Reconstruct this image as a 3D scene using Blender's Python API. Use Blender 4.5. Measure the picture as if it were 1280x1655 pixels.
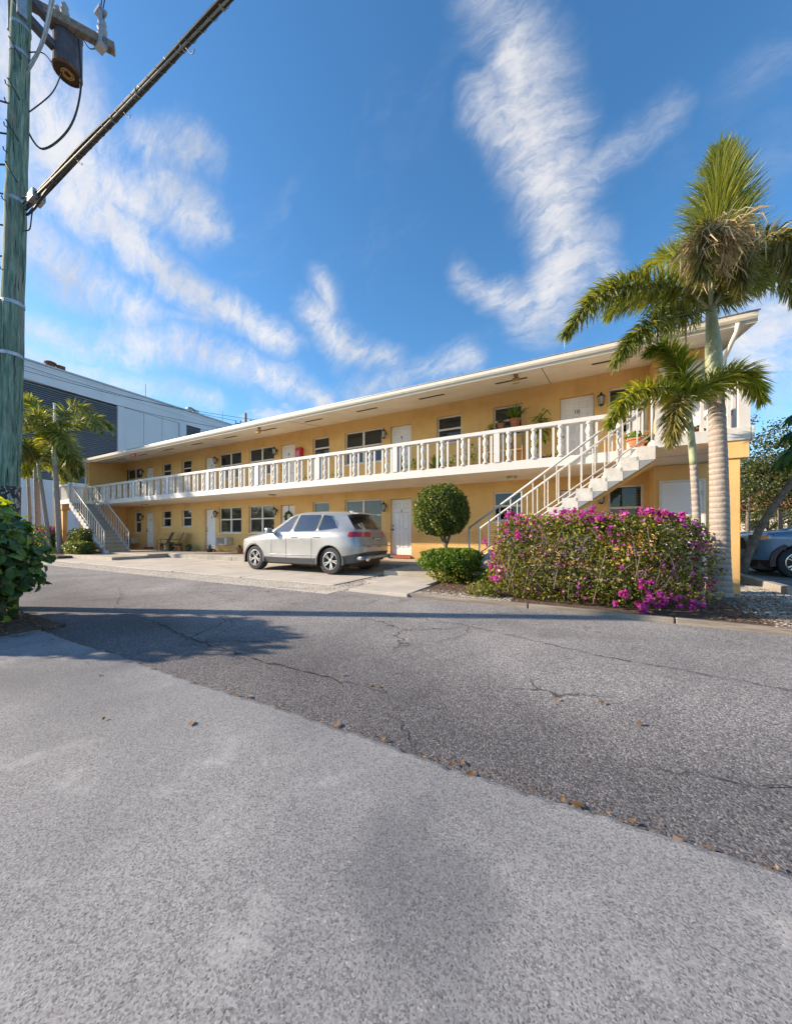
import bpy, bmesh, math, random
import numpy as np
from mathutils import Vector, Matrix, Quaternion

random.seed(7)
RS = np.random.RandomState(11)
SC = bpy.context.scene
COL = SC.collection
for o in list(bpy.data.objects):
    bpy.data.objects.remove(o)
R = math.radians

# ------------------------------------------------------------------ camera
YAW = math.atan2(289.0, 550.0)          # the lens axis is turned left of the facade normal
CAM_H = 1.1
cd = bpy.data.cameras.new('camera')
cam = bpy.data.objects.new('camera', cd)
COL.objects.link(cam)
cam.location = (0, 0, CAM_H)
cam.rotation_euler = (R(90), 0, YAW)
cd.sensor_fit = 'HORIZONTAL'
cd.sensor_width = 36.0
cd.lens = 36.0 * 550.0 / 1280.0
cd.shift_y = 35.5 / 1280.0
cd.clip_start = 0.05
cd.clip_end = 2000
SC.camera = cam

SN, CS = math.sin(YAW), math.cos(YAW)

def look(px, py):
    """unit direction in the world of a spot of the sky"""
    u, w = (px - 640) / 550.0, (863 - py) / 550.0
    v = Vector((u * CS - SN, u * SN + CS, w))
    return v.normalized()

# ------------------------------------------------------------------ sun and sky
SUN_AZ = R(24.0)       # in front of the facade line, from the left
SUN_EL = R(23.0)
sun_dir = Vector((-math.cos(SUN_AZ) * math.cos(SUN_EL), -math.sin(SUN_AZ) * math.cos(SUN_EL), math.sin(SUN_EL)))
sl = bpy.data.lights.new('sun', 'SUN')
sl.energy = 2.0
sl.angle = R(0.8)
sl.color = (1.0, 0.82, 0.62)
so = bpy.data.objects.new('sun', sl)
COL.objects.link(so)
so.location = (-30, -8, 30)
so.rotation_euler = sun_dir.to_track_quat('Z', 'Y').to_euler()

SC.view_settings.view_transform = 'Standard'
SC.view_settings.look = 'None'
SC.view_settings.gamma = 1.0
SC.view_settings.use_curve_mapping = False
SC.view_settings.exposure = 2.3

world = bpy.data.worlds.new('World')
SC.world = world
world.use_nodes = True


class NT:
    """small wrapper to write node trees in few words"""
    def __init__(self, tree):
        self.t = tree
        self.n = tree.nodes
        self.l = tree.links

    def put(self, sock, v):
        if v is None:
            return
        if isinstance(v, bpy.types.NodeSocket):
            self.l.new(v, sock)
        else:
            try:
                sock.default_value = v
            except Exception:
                if isinstance(v, (int, float)):
                    sock.default_value = [v] * len(sock.default_value)
                else:
                    sock.default_value = list(v) + [1.0]

    def node(self, typ, ins=None, **kw):
        nd = self.n.new(typ)
        for k, v in kw.items():
            setattr(nd, k, v)
        for k, v in (ins or {}).items():
            self.put(nd.inputs[k], v)
        return nd

    def m(self, op, a, b=None, c=None, clamp=False):
        nd = self.n.new('ShaderNodeMath')
        nd.operation = op
        nd.use_clamp = clamp
        self.put(nd.inputs[0], a)
        self.put(nd.inputs[1], b)
        self.put(nd.inputs[2], c)
        return nd.outputs[0]

    def v(self, op, a, b=None, scale=None):
        nd = self.n.new('ShaderNodeVectorMath')
        nd.operation = op
        self.put(nd.inputs[0], a)
        self.put(nd.inputs[1], b)
        if scale is not None:
            self.put(nd.inputs['Scale'], scale)
        return nd.outputs['Value'] if op in ('DOT_PRODUCT', 'LENGTH', 'DISTANCE') else nd.outputs[0]

    def noise(self, vec, scale, detail=3, rough=0.55, dist=0.0, col=False):
        nd = self.node('ShaderNodeTexNoise', {'Vector': vec, 'Scale': scale, 'Detail': detail, 'Roughness': rough, 'Distortion': dist})
        return nd.outputs['Color' if col else 'Fac']

    def voro(self, vec, scale, feature='F1', out='Distance', rnd=1.0):
        nd = self.n.new('ShaderNodeTexVoronoi')
        nd.feature = feature
        self.put(nd.inputs['Vector'], vec)
        self.put(nd.inputs['Scale'], scale)
        self.put(nd.inputs['Randomness'], rnd)
        return nd.outputs[out]

    def ramp(self, fac, stops):
        nd = self.n.new('ShaderNodeValToRGB')
        self.put(nd.inputs[0], fac)
        cr = nd.color_ramp
        while len(cr.elements) < len(stops):
            cr.elements.new(0.5)
        for e, (p, c) in zip(cr.elements, stops):
            e.position = p
            e.color = (c, c, c, 1) if isinstance(c, (int, float)) else (c[0], c[1], c[2], 1)
        return nd.outputs[0]

    def mix(self, fac, a, b, blend='MIX'):
        nd = self.n.new('ShaderNodeMix')
        nd.data_type = 'RGBA'
        nd.blend_type = blend
        self.put(nd.inputs[0], fac)
        self.put(nd.inputs[6], a)
        self.put(nd.inputs[7], b)
        return nd.outputs[2]

    def step(self, x, lo, hi, smooth=True):
        nd = self.n.new('ShaderNodeMapRange')
        nd.interpolation_type = 'SMOOTHSTEP' if smooth else 'LINEAR'
        self.put(nd.inputs['Value'], x)
        self.put(nd.inputs['From Min'], lo)
        self.put(nd.inputs['From Max'], hi)
        return nd.outputs[0]

    def sep(self, vec):
        nd = self.n.new('ShaderNodeSeparateXYZ')
        self.put(nd.inputs[0], vec)
        return nd.outputs

    def comb(self, x, y, z):
        nd = self.n.new('ShaderNodeCombineXYZ')
        for i, q in enumerate((x, y, z)):
            self.put(nd.inputs[i], q)
        return nd.outputs[0]


def build_sky():
    T = NT(world.node_tree)
    T.n.clear()
    d = T.v('NORMALIZE', T.node('ShaderNodeTexCoord').outputs['Generated'])
    sky = T.n.new('ShaderNodeTexSky')
    sky.sky_type = 'NISHITA'
    sky.sun_disc = False
    sky.sun_elevation = SUN_EL
    sky.sun_rotation = math.atan2(sun_dir.x, sun_dir.y)
    sky.air_density = 1.0
    sky.dust_density = 0.35
    sky.ozone_density = 3.0
    hs = T.node('ShaderNodeHueSaturation', {'Saturation': 1.2, 'Value': 1.0, 'Hue': 0.497, 'Color': sky.outputs[0]})
    skyc = hs.outputs[0]
    # warped direction, so that the streaks fray
    w1 = T.v('SUBTRACT', T.noise(d, 3.2, 2, 0.5, col=True), (0.5, 0.5, 0.5))
    w2 = T.v('SUBTRACT', T.noise(d, 9.0, 4, 0.62, col=True), (0.5, 0.5, 0.5))
    dw = T.v('ADD', d, T.v('ADD', T.v('SCALE', w1, scale=0.10), T.v('SCALE', w2, scale=0.06)))
    # streaks of cirrus as soft capsules on the sphere of directions: (from, to, width px, weight)
    S = [((800, -120), (830, 60), 75, .62), ((830, 60), (850, 190), 62, .72), ((850, 190), (905, 330), 78, .78), ((905, 330), (915, 430), 60, .78),
         ((780, 170), (850, 270), 42, .62), ((915, 430), (885, 500), 70, .8), ((930, 300), (1080, 200), 34, .5),
         ((735, 442), (800, 470), 26, .62), ((800, 470), (880, 500), 34, .7), ((930, 390), (985, 460), 40, .55), ((895, 200), (930, 150), 30, .45),
         ((20, 60), (70, 200), 110, .8), ((70, 200), (120, 300), 100, .95), ((120, 300), (210, 390), 58, .95), ((210, 390), (320, 478), 42, .9),
         ((320, 478), (450, 545), 32, .82), ((120, 260), (230, 320), 58, .75), ((240, 230), (320, 240), 44, .66), ((270, 300), (315, 350), 52, .8),
         ((30, 400), (120, 450), 56, .85), ((120, 450), (230, 500), 44, .75), ((60, 545), (200, 560), 40, .62), ((200, 540), (400, 590), 40, .74), ((60, 590), (330, 640), 34, .55), ((300, 470), (330, 520), 30, .5),
         ((400, 590), (530, 632), 32, .74), ((500, 500), (560, 550), 34, .78), ((560, 550), (640, 580), 26, .7), ((525, 455), (535, 500), 28, .55),
         ((280, 520), (480, 545), 22, .42), ((60, 600), (260, 610), 24, .42), ((1190, 540), (1320, 480), 105, .8), ((1230, 590), (1330, 600), 70, .6),
         ((1215, 150), (1300, 90), 70, .25), ((1250, 250), (1330, 220), 60, .25), ((570, 625), (760, 585), 34, .6)]
    tot = None
    for a, b, wpx, wt in S:
        A, B = look(*a), look(*b)
        ab = B - A
        r = wpx / 550.0 * 0.62 * (A.dot(look(640, 863)))      # pixel width to chord on the unit sphere, falling off-axis
        p = T.v('SUBTRACT', dw, tuple(A))
        t = T.m('MULTIPLY', T.v('DOT_PRODUCT', p, tuple(ab)), 1.0 / ab.length_squared, clamp=True)
        q = T.v('SUBTRACT', p, T.v('SCALE', tuple(ab), scale=t))
        g = T.m('MULTIPLY_ADD', T.v('LENGTH', q), -wt / (1.95 * r), wt * 1.12, clamp=True)
        tot = g if tot is None else T.m('MAXIMUM', tot, g)
    # fibres
    mp = T.node('ShaderNodeMapping', {'Vector': dw, 'Rotation': (0.3, 0.5, 0.9), 'Scale': (2.5, 16.0, 8.0)})
    fib = T.noise(mp.outputs[0], 2.2, 9, 0.66, 0.35)
    fine = T.noise(dw, 13.0, 8, 0.66, 0.6)
    mp2 = T.node('ShaderNodeMapping', {'Vector': dw, 'Rotation': (0.9, 0.2, 0.4), 'Scale': (5.0, 34.0, 14.0)})
    fib2 = T.noise(mp2.outputs[0], 1.8, 8, 0.7, 0.2)
    tex = T.m('ADD', T.m('ADD', T.m('MULTIPLY', fib, 0.55), T.m('MULTIPLY', fib2, 0.40)), T.m('MULTIPLY', fine, 0.22))
    mask = T.step(T.m('MULTIPLY', tot, T.m('MULTIPLY_ADD', tex, 3.4, -1.02)), 0.05, 1.05)
    # thin veil everywhere above the horizon, a little of it
    veil = T.step(T.noise(mp.outputs[0], 0.55, 5, 0.6, 0.8), 0.52, 0.86)
    z = T.sep(d)[2]
    low = T.m('SUBTRACT', 1.0, T.step(z, 0.05, 0.6))
    mask = T.m('MAXIMUM', mask, T.m('MULTIPLY', T.m('MULTIPLY', veil, 0.45), T.m('MULTIPLY_ADD', low, 0.65, 0.35)))
    # puffs of cumulus low over the roofs
    mz = T.node('ShaderNodeMapping', {'Vector': dw, 'Scale': (5.0, 5.0, 9.0)})
    pf = T.noise(mz.outputs[0], 1.0, 7, 0.58)
    band = T.m('MULTIPLY', T.step(z, 0.02, 0.16), T.m('SUBTRACT', 1.0, T.step(z, 0.26, 0.44)))
    puff = T.step(T.m('MULTIPLY', pf, T.m('MULTIPLY_ADD', band, 0.55, 0.45)), 0.47, 0.62)
    mask = T.m('MULTIPLY', T.m('MAXIMUM', mask, T.m('MULTIPLY', puff, 0.78)), 0.84)
    cl = T.ramp(T.noise(dw, 6.0, 5, 0.6), [(0.3, (0.62, 0.66, 0.74)), (0.62, (0.98, 0.95, 0.93))])
    cl = T.v('SCALE', cl, scale=CLOUD)
    out = T.mix(mask, skyc, cl)
    bg = T.node('ShaderNodeBackground', {'Color': out, 'Strength': SKY})
    T.l.new(bg.outputs[0], T.node('ShaderNodeOutputWorld').inputs[0])


SKY = 0.052
CLOUD = 3.9
build_sky()
world.cycles.sampling_method = 'MANUAL'
world.cycles.sample_map_resolution = 512


# ------------------------------------------------------------------ materials
def new_mat(name):
    m = bpy.data.materials.new(name)
    m.use_nodes = True
    T = NT(m.node_tree)
    T.n.clear()
    return m, T


def finish(T, color, rough=0.6, bump=None, bump_d=0.004, metal=0.0, spec=0.5, extra=None):
    ins = {'Base Color': color, 'Roughness': rough, 'Metallic': metal, 'Specular IOR Level': spec}
    p = T.node('ShaderNodeBsdfPrincipled', ins)
    for k, v in (extra or {}).items():
        T.put(p.inputs[k], v)
    if bump is not None:
        b = T.node('ShaderNodeBump', {'Height': bump, 'Distance': bump_d, 'Strength': 1.0})
        T.l.new(b.outputs[0], p.inputs['Normal'])
    T.l.new(p.outputs[0], T.node('ShaderNodeOutputMaterial').inputs[0])
    return p


def pos(T):
    return T.node('ShaderNodeNewGeometry').outputs['Position']


def plain(name, c, rough=0.6, var=0.25, scale=6.0, metal=0.0, spec=0.5, bump=0.0, bscale=60.0, extra=None):
    """painted or moulded stuff: the colour with blotches of wear, a fine relief"""
    m, T = new_mat(name)
    P = pos(T)
    n = T.noise(P, scale, 5, 0.6)
    dark = tuple(q * (1 - var) for q in c)
    lite = tuple(min(1, q * (1 + var * 0.5)) for q in c)
    colr = T.ramp(n, [(0.3, dark), (0.7, lite)])
    rg = T.m('MULTIPLY_ADD', T.noise(P, scale * 3, 3), 0.25, rough - 0.12)
    finish(T, colr, rg, T.noise(P, bscale, 3) if bump else None, bump, metal, spec, extra)
    return m


def weathered_white(name, c=(0.70, 0.69, 0.66), stain=(0.42, 0.39, 0.34), amount=0.5):
    m, T = new_mat(name)
    P = pos(T)
    drip = T.node('ShaderNodeMapping', {'Vector': P, 'Scale': (9.0, 9.0, 1.6)}).outputs[0]
    s = T.m('MULTIPLY', T.step(T.noise(drip, 1.0, 5, 0.65), 0.5, 0.8), amount)
    colr = T.mix(s, c, stain)
    colr = T.mix(T.m('MULTIPLY', T.noise(P, 2.0, 4), 0.25), colr, tuple(q * 0.8 for q in c))
    finish(T, colr, 0.6, T.noise(P, 45, 4), 0.0015)
    return m


def stucco_mat(name='yellow_stucco', courses=1.0):
    m, T = new_mat(name)
    P = pos(T)
    x, y, z = T.sep(P)
    base = T.ramp(T.noise(P, 0.9, 6, 0.65), [(0.25, (0.65, 0.395, 0.135)), (0.5, (0.75, 0.485, 0.195)), (0.75, (0.80, 0.535, 0.24))])
    streak = T.node('ShaderNodeMapping', {'Vector': P, 'Scale': (5.0, 5.0, 0.45)}).outputs[0]
    s = T.step(T.noise(streak, 1.0, 5, 0.7), 0.52, 0.8)
    colr = T.mix(T.m('MULTIPLY', s, 0.45), base, (0.46, 0.28, 0.11))
    rep_ = T.step(T.noise(T.node('ShaderNodeMapping', {'Vector': P, 'Scale': (0.7, 0.7, 1.3)}).outputs[0], 1.0, 2, 0.4), 0.52, 0.55)
    colr = T.mix(T.m('MULTIPLY', rep_, 0.30), colr, (0.80, 0.54, 0.22))
    gr = T.m('MULTIPLY', T.m('SUBTRACT', 1.0, T.step(T.m('ADD', z, T.m('MULTIPLY', T.noise(P, 2.5, 5, 0.7), -0.7)), -0.15, 0.45)), 0.5)
    colr = T.mix(gr, colr, (0.36, 0.24, 0.12))
    # painted block courses low on the wall
    bv = T.comb(T.m('ADD', x, y), z, 0.0)
    br = T.n.new('ShaderNodeTexBrick')
    T.put(br.inputs['Vector'], bv)
    T.put(br.inputs['Scale'], 1.0)
    T.put(br.inputs['Mortar Size'], 0.006)
    T.put(br.inputs['Mortar Smooth'], 0.4)
    T.put(br.inputs['Brick Width'], 0.21)
    T.put(br.inputs['Row Height'], 0.0715)
    lowm = T.m('MULTIPLY', T.m('LESS_THAN', z, 1.16), courses)
    joint = T.m('MULTIPLY', br.outputs['Fac'], lowm)
    colr = T.mix(T.m('MULTIPLY', joint, 0.45), colr, (0.33, 0.20, 0.06))
    h = T.m('ADD', T.m('MULTIPLY', T.noise(P, 55, 4, 0.7), 0.35), T.m('MULTIPLY', joint, -1.0))
    finish(T, colr, 0.85, h, 0.006, spec=0.25)
    return m


def asphalt_mat():
    m, T = new_mat('old_asphalt')
    P = pos(T)
    x, y, z = T.sep(P)
    wob = T.noise(P, 1.1, 4, 0.6)
    cell = T.node('ShaderNodeSeparateColor', {'Color': T.voro(P, 120, out='Color')}).outputs[0]
    cell2 = T.node('ShaderNodeSeparateColor', {'Color': T.voro(P, 210, out='Color')}).outputs[1]
    st = T.m('ADD', T.m('MULTIPLY', cell, 0.6), T.m('MULTIPLY', cell2, 0.4))
    agg = T.ramp(st, [(0.10, 0.085), (0.45, 0.215), (0.75, 0.325), (0.97, 0.60)])
    big = T.ramp(T.noise(P, 0.55, 5, 0.62, 0.4), [(0.28, (0.62, 0.61, 0.62)), (0.5, (0.95, 0.92, 0.90)), (0.72, (1.3, 1.24, 1.18))])
    colr = T.mix(1.0, agg, big, 'MULTIPLY')
    # a newer dark strip of patching beside the concrete edge
    edge = T.m('ADD', y, T.m('MULTIPLY_ADD', wob, -1.3, 0.65))
    edge = T.m('ADD', edge, T.m('MULTIPLY', x, 0.10))
    strip = T.m('SUBTRACT', 1.0, T.step(edge, 1.75, 3.1))
    colr = T.mix(T.m('MULTIPLY', strip, 0.72), colr, T.mix(1.0, colr, (0.33, 0.33, 0.36), 'MULTIPLY'))
    oil = T.step(T.noise(P, 1.7, 4, 0.6), 0.60, 0.74)
    colr = T.mix(T.m('MULTIPLY', oil, 0.4), colr, (0.05, 0.05, 0.052))
    # web of hairline cracks
    cv = T.v('ADD', P, T.v('SCALE', T.noise(P, 2.5, 4, col=True), scale=0.55))
    cr = T.voro(cv, 0.62, 'DISTANCE_TO_EDGE')
    line = T.m('MULTIPLY', T.m('SUBTRACT', 1.0, T.step(cr, 0.002, 0.011)), T.step(T.noise(P, 0.7, 2), 0.48, 0.6))
    colr = T.mix(T.m('MULTIPLY', line, 0.75), colr, (0.03, 0.03, 0.03))
    h = T.m('ADD', T.m('MULTIPLY', T.voro(P, 120), -0.8), T.m('MULTIPLY', line, -1.5))
    finish(T, colr, 0.85, h, 0.0022, spec=0.25)
    return m


def apron_mat():
    m, T = new_mat('worn_concrete_apron')
    P = pos(T)
    cell = T.node('ShaderNodeSeparateColor', {'Color': T.voro(P, 210, out='Color')}).outputs[0]
    f2 = T.noise(P, 330, 3, 0.7)
    st = T.m('ADD', T.m('MULTIPLY', cell, 0.5), T.m('MULTIPLY', f2, 0.5))
    agg = T.ramp(st, [(0.22, 0.12), (0.42, 0.225), (0.60, 0.28), (0.9, 0.38)])
    big = T.ramp(T.noise(P, 0.75, 6, 0.55, 0.3), [(0.30, (0.66, 0.67, 0.70)), (0.5, (0.97, 0.97, 0.97)), (0.70, (1.22, 1.20, 1.17))])
    colr = T.mix(1.0, agg, big, 'MULTIPLY')
    blot = T.m('MULTIPLY', T.step(T.noise(P, 5.5, 5, 0.65), 0.50, 0.72), T.step(T.noise(P, 0.8, 2), 0.45, 0.62))
    colr = T.mix(T.m('MULTIPLY', blot, 0.45), colr, (0.48, 0.475, 0.46))
    # worn pits where the paste has gone, pale stones standing in it
    vn = T.node('ShaderNodeTexVoronoi', {'Vector': T.v('ADD', P, T.v('SCALE', T.noise(P, 60, 2, col=True), scale=0.012)), 'Scale': 105.0})
    vr = T.node('ShaderNodeSeparateColor', {'Color': vn.outputs['Color']}).outputs
    inn = T.m('SUBTRACT', 1.0, T.step(vn.outputs['Distance'], 0.22, 0.34))
    pit = T.m('MULTIPLY', inn, T.m('LESS_THAN', vr[0], T.m('MULTIPLY_ADD', T.noise(P, 1.6, 4), 0.75, -0.12)))
    stone = T.m('MULTIPLY', inn, T.m('GREATER_THAN', vr[1], 0.90))
    colr = T.mix(T.m('MULTIPLY', pit, 0.62), colr, (0.085, 0.085, 0.09))
    colr = T.mix(T.m('MULTIPLY', stone, 0.5), colr, (0.55, 0.53, 0.49))
    # an old oil stain and a worn wheel path
    px_, py_, pz_ = T.sep(T.v('ADD', P, T.v('SCALE', T.v('SUBTRACT', T.noise(P, 2.2, 5, 0.6, col=True), (0.5, 0.5, 0.5)), scale=0.9)))
    for cx_, cy_, rx_, ry_, w_ in ((-0.45, 0.98, 0.20, 0.26, 0.34), (-3.3, 1.0, 1.3, 0.35, 0.22), (0.35, 0.70, 0.25, 0.2, 0.18)):
        e_ = T.m('ADD', T.m('POWER', T.m('MULTIPLY', T.m('SUBTRACT', px_, cx_), 1 / rx_), 2.0), T.m('POWER', T.m('MULTIPLY', T.m('SUBTRACT', py_, cy_), 1 / ry_), 2.0))
        k_ = T.m('MULTIPLY', T.m('SUBTRACT', 1.0, T.step(e_, 0.2, 1.8)), w_)
        colr = T.mix(k_, colr, (0.085, 0.09, 0.10))
    h = T.m('ADD', T.m('MULTIPLY', st, 0.6), T.m('MULTIPLY', pit, -0.7))
    finish(T, colr, 0.88, h, 0.0018, spec=0.25)
    return m


def concrete_mat(name, c, stain=0.5):
    m, T = new_mat(name)
    P = pos(T)
    n = T.noise(P, 1.3, 6, 0.65)
    colr = T.ramp(n, [(0.25, tuple(q * (1 - stain * 0.6) for q in c)), (0.55, c), (0.8, tuple(min(1, q * 1.2) for q in c))])
    sp = T.step(T.noise(P, 70, 3, 0.7), 0.55, 0.75)
    colr = T.mix(T.m('MULTIPLY', sp, 0.3), colr, tuple(q * 0.55 for q in c))
    dark = T.step(T.noise(P, 4.0, 5, 0.7), 0.56, 0.75)
    colr = T.mix(T.m('MULTIPLY', dark, stain * 0.6), colr, (0.10, 0.095, 0.085))
    finish(T, colr, 0.85, T.noise(P, 60, 4, 0.7), 0.004, spec=0.3)
    return m


def leaf_mat(name, stops, rough=0.45, transl=0.35, spec=0.4):
    m, T = new_mat(name)
    at = T.node('ShaderNodeAttribute', attribute_name='rnd').outputs['Fac']
    oi = T.node('ShaderNodeObjectInfo').outputs['Random']
    f = T.m('FRACT', T.m('ADD', at, T.m('MULTIPLY', oi, 0.9)))
    colr = T.ramp(f, stops)
    p = T.node('ShaderNodeBsdfPrincipled', {'Base Color': colr, 'Roughness': rough, 'Specular IOR Level': spec})
    tr = T.node('ShaderNodeBsdfTranslucent', {'Color': T.mix(1.0, colr, (1.5, 1.45, 0.6), 'MULTIPLY')})
    mx = T.node('ShaderNodeMixShader', {0: transl, 1: p.outputs[0], 2: tr.outputs[0]})
    T.l.new(mx.outputs[0], T.node('ShaderNodeOutputMaterial').inputs[0])
    return m


def wood_mat(name, a, b, scale=(22, 22, 1.2), rough=0.8):
    m, T = new_mat(name)
    P = pos(T)
    g = T.node('ShaderNodeMapping', {'Vector': P, 'Scale': scale}).outputs[0]
    n = T.noise(g, 1.0, 6, 0.68, 0.4)
    colr = T.ramp(n, [(0.30, a), (0.5, tuple((q + w) / 2 for q, w in zip(a, b))), (0.66, b)])
    finish(T, colr, rough, n, 0.012, spec=0.25)
    return m


def ringed_mat(name, a, b):
    m, T = new_mat(name)
    P = pos(T)
    z = T.sep(P)[2]
    zz = T.m('ADD', z, T.m('MULTIPLY', T.noise(P, 6, 3), 0.03))
    rg = T.m('PINGPONG', T.m('MULTIPLY', zz, 22.0), 1.0)
    colr = T.mix(T.m('MULTIPLY_ADD', T.step(rg, 0.0, 0.45), 0.6, 0.4), b, a)
    colr = T.mix(T.m('MULTIPLY', T.step(T.noise(P, 9, 5, 0.7), 0.45, 0.7), 0.5), colr, tuple(q * 0.6 for q in a))
    finish(T, colr, 0.85, T.m('ADD', rg, T.noise(P, 30, 4)), 0.01, spec=0.2)
    return m


def glass_mat(name, tint=(0.04, 0.05, 0.06), opac=0.35, ior=1.45):
    m, T = new_mat(name)
    P = pos(T)
    w = T.noise(P, 0.8, 2)
    b = T.node('ShaderNodeBump', {'Height': w, 'Distance': 0.02, 'Strength': 0.5}).outputs[0]
    gl = T.node('ShaderNodeBsdfGlossy', {'Color': (0.9, 0.93, 0.95), 'Roughness': 0.03, 'Normal': b})
    tr = T.node('ShaderNodeBsdfTransparent', {'Color': (0.52, 0.55, 0.57)})
    df = T.node('ShaderNodeBsdfDiffuse', {'Color': tint})
    fr = T.node('ShaderNodeFresnel', {'IOR': ior, 'Normal': b}).outputs[0]
    base = T.node('ShaderNodeMixShader', {0: opac, 1: tr.outputs[0], 2: df.outputs[0]})
    mx = T.node('ShaderNodeMixShader', {0: T.m('ADD', fr, 0.02, clamp=True), 1: base.outputs[0], 2: gl.outputs[0]})
    T.l.new(mx.outputs[0], T.node('ShaderNodeOutputMaterial').inputs[0])
    return m


M = {}
M['stucco'] = stucco_mat()
M['render'] = stucco_mat('smooth_yellow_render', 0.0)
M['asphalt'] = asphalt_mat()
M['apron'] = apron_mat()
M['pad'] = concrete_mat('pad_concrete', (0.50, 0.46, 0.40), 0.4)
M['walk'] = concrete_mat('walkway_concrete', (0.44, 0.39, 0.32), 0.5)
M['kerb'] = concrete_mat('kerb_concrete', (0.36, 0.34, 0.30), 0.9)
M['tread'] = concrete_mat('stair_tread_concrete', (0.36, 0.33, 0.29), 0.5)
M['ground'] = concrete_mat('far_ground', (0.20, 0.19, 0.17), 0.6)
M['lot'] = concrete_mat('lot_asphalt', (0.22, 0.22, 0.22), 0.6)
M['soil'] = plain('soil_and_mulch', (0.11, 0.07, 0.045), 0.95, 0.6, 14, bump=0.02, bscale=35)
M['white'] = weathered_white('white_paint', (0.64, 0.63, 0.605), (0.42, 0.39, 0.35), 0.35)
M['baluster'] = weathered_white('aged_white_baluster_paint', (0.68, 0.655, 0.61), (0.42, 0.38, 0.33), 0.25)
M['soffit'] = plain('soffit_paint', (0.82, 0.75, 0.62), 0.8, 0.10, 1.5)
M['fascia'] = weathered_white('fascia_paint', (0.76, 0.72, 0.62), (0.50, 0.45, 0.36), 0.35)
M['door'] = plain('door_paint', (0.78, 0.78, 0.78), 0.42, 0.06, 3)
M['frame'] = plain('window_frame_paint', (0.72, 0.70, 0.63), 0.4, 0.12, 8)
M['glass'] = glass_mat('window_glass')
M['curtain'] = plain('beige_curtain', (0.50, 0.42, 0.30), 0.9, 0.25, 5)
M['blind'] = plain('grey_blind', (0.34, 0.34, 0.33), 0.8, 0.2, 4)
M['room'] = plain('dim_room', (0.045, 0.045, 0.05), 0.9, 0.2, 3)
M['black'] = plain('black_metal', (0.022, 0.021, 0.02), 0.45, 0.4, 20)
M['dark'] = plain('dark_slot', (0.05, 0.035, 0.025), 0.9, 0.3, 20)
M['lampglass'] = plain('lantern_glass', (0.45, 0.47, 0.42), 0.2, 0.2, 20)
M['lens'] = plain('yellowed_lamp_lens', (0.75, 0.62, 0.30), 0.3, 0.2, 25)
M['brick'] = plain('red_sill_brick', (0.42, 0.12, 0.06), 0.85, 0.35, 25, bump=0.003)
M['red'] = plain('red_enamel', (0.55, 0.02, 0.025), 0.35, 0.2, 8)
M['railmetal'] = plain('white_rail_metal', (0.64, 0.62, 0.58), 0.45, 0.2, 9)
M['stringer'] = plain('grey_stringer_paint', (0.27, 0.285, 0.30), 0.5, 0.15, 6)
M['roof'] = plain('roof_felt', (0.11, 0.10, 0.095), 0.9, 0.3, 5)
M['terracotta'] = plain('terracotta', (0.47, 0.17, 0.075), 0.8, 0.3, 18)
M['darkpot'] = plain('dark_glazed_pot', (0.05, 0.055, 0.075), 0.4, 0.3, 18)
M['whitepot'] = plain('white_glazed_pot', (0.7, 0.7, 0.66), 0.4, 0.2, 18)
M['tan'] = plain('tan_wood', (0.42, 0.26, 0.11), 0.7, 0.3, 12)
M['ac'] = plain('air_conditioner_case', (0.50, 0.48, 0.42), 0.5, 0.2, 12)
M['mesh'] = plain('sling_fabric', (0.30, 0.29, 0.24), 0.9, 0.3, 30)
M['pole'], T = new_mat('green_treated_pole')
P_ = pos(T)
g_ = T.noise(T.node('ShaderNodeMapping', {'Vector': P_, 'Scale': (30, 30, 2.6)}).outputs[0], 1.0, 6, 0.68, 0.4)
c_ = T.ramp(g_, [(0.30, (0.05, 0.10, 0.08)), (0.5, (0.14, 0.22, 0.175)), (0.66, (0.27, 0.37, 0.29))])
b_ = T.step(T.noise(T.node('ShaderNodeMapping', {'Vector': P_, 'Scale': (7, 7, 1.1)}).outputs[0], 1.0, 5, 0.65), 0.5, 0.68)
c_ = T.mix(T.m('MULTIPLY', b_, 0.55), c_, (0.26, 0.235, 0.19))
k_ = T.step(T.noise(T.node('ShaderNodeMapping', {'Vector': P_, 'Scale': (52, 52, 1.3)}).outputs[0], 1.0, 3, 0.55), 0.62, 0.66)
c_ = T.mix(T.m('MULTIPLY', k_, 0.85), c_, (0.022, 0.028, 0.024))
finish(T, c_, 0.85, T.m('SUBTRACT', g_, k_), 0.012, spec=0.25)
M['greywood'] = wood_mat('grey_timber', (0.13, 0.11, 0.09), (0.33, 0.29, 0.24), (1.2, 26, 26))
M['barewood'] = wood_mat('bare_timber', (0.10, 0.065, 0.045), (0.26, 0.19, 0.13), (1.5, 30, 30))
M['steel'] = plain('galvanised_steel', (0.42, 0.43, 0.45), 0.4, 0.25, 15, metal=0.7)
M['can'] = plain('transformer_paint', (0.085, 0.085, 0.105), 0.55, 0.4, 7)
M['rust'] = plain('rusted_steel', (0.20, 0.085, 0.035), 0.9, 0.7, 14, bump=0.004)
M['yellowrust'] = plain('yellow_rust', (0.50, 0.30, 0.09), 0.9, 0.5, 30)
M['porcelain'] = plain('porcelain', (0.34, 0.33, 0.32), 0.25, 0.2, 20)
M['cable'] = plain('cable_jacket', (0.028, 0.031, 0.031), 0.6, 0.5, 4)
M['strand'] = plain('cable_strand', (0.30, 0.31, 0.29), 0.5, 0.3, 15, metal=0.4)
M['trunk'] = ringed_mat('palm_trunk', (0.36, 0.31, 0.27), (0.17, 0.14, 0.12))
M['shaft'] = plain('palm_crownshaft', (0.34, 0.37, 0.22), 0.6, 0.3, 8)
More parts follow.
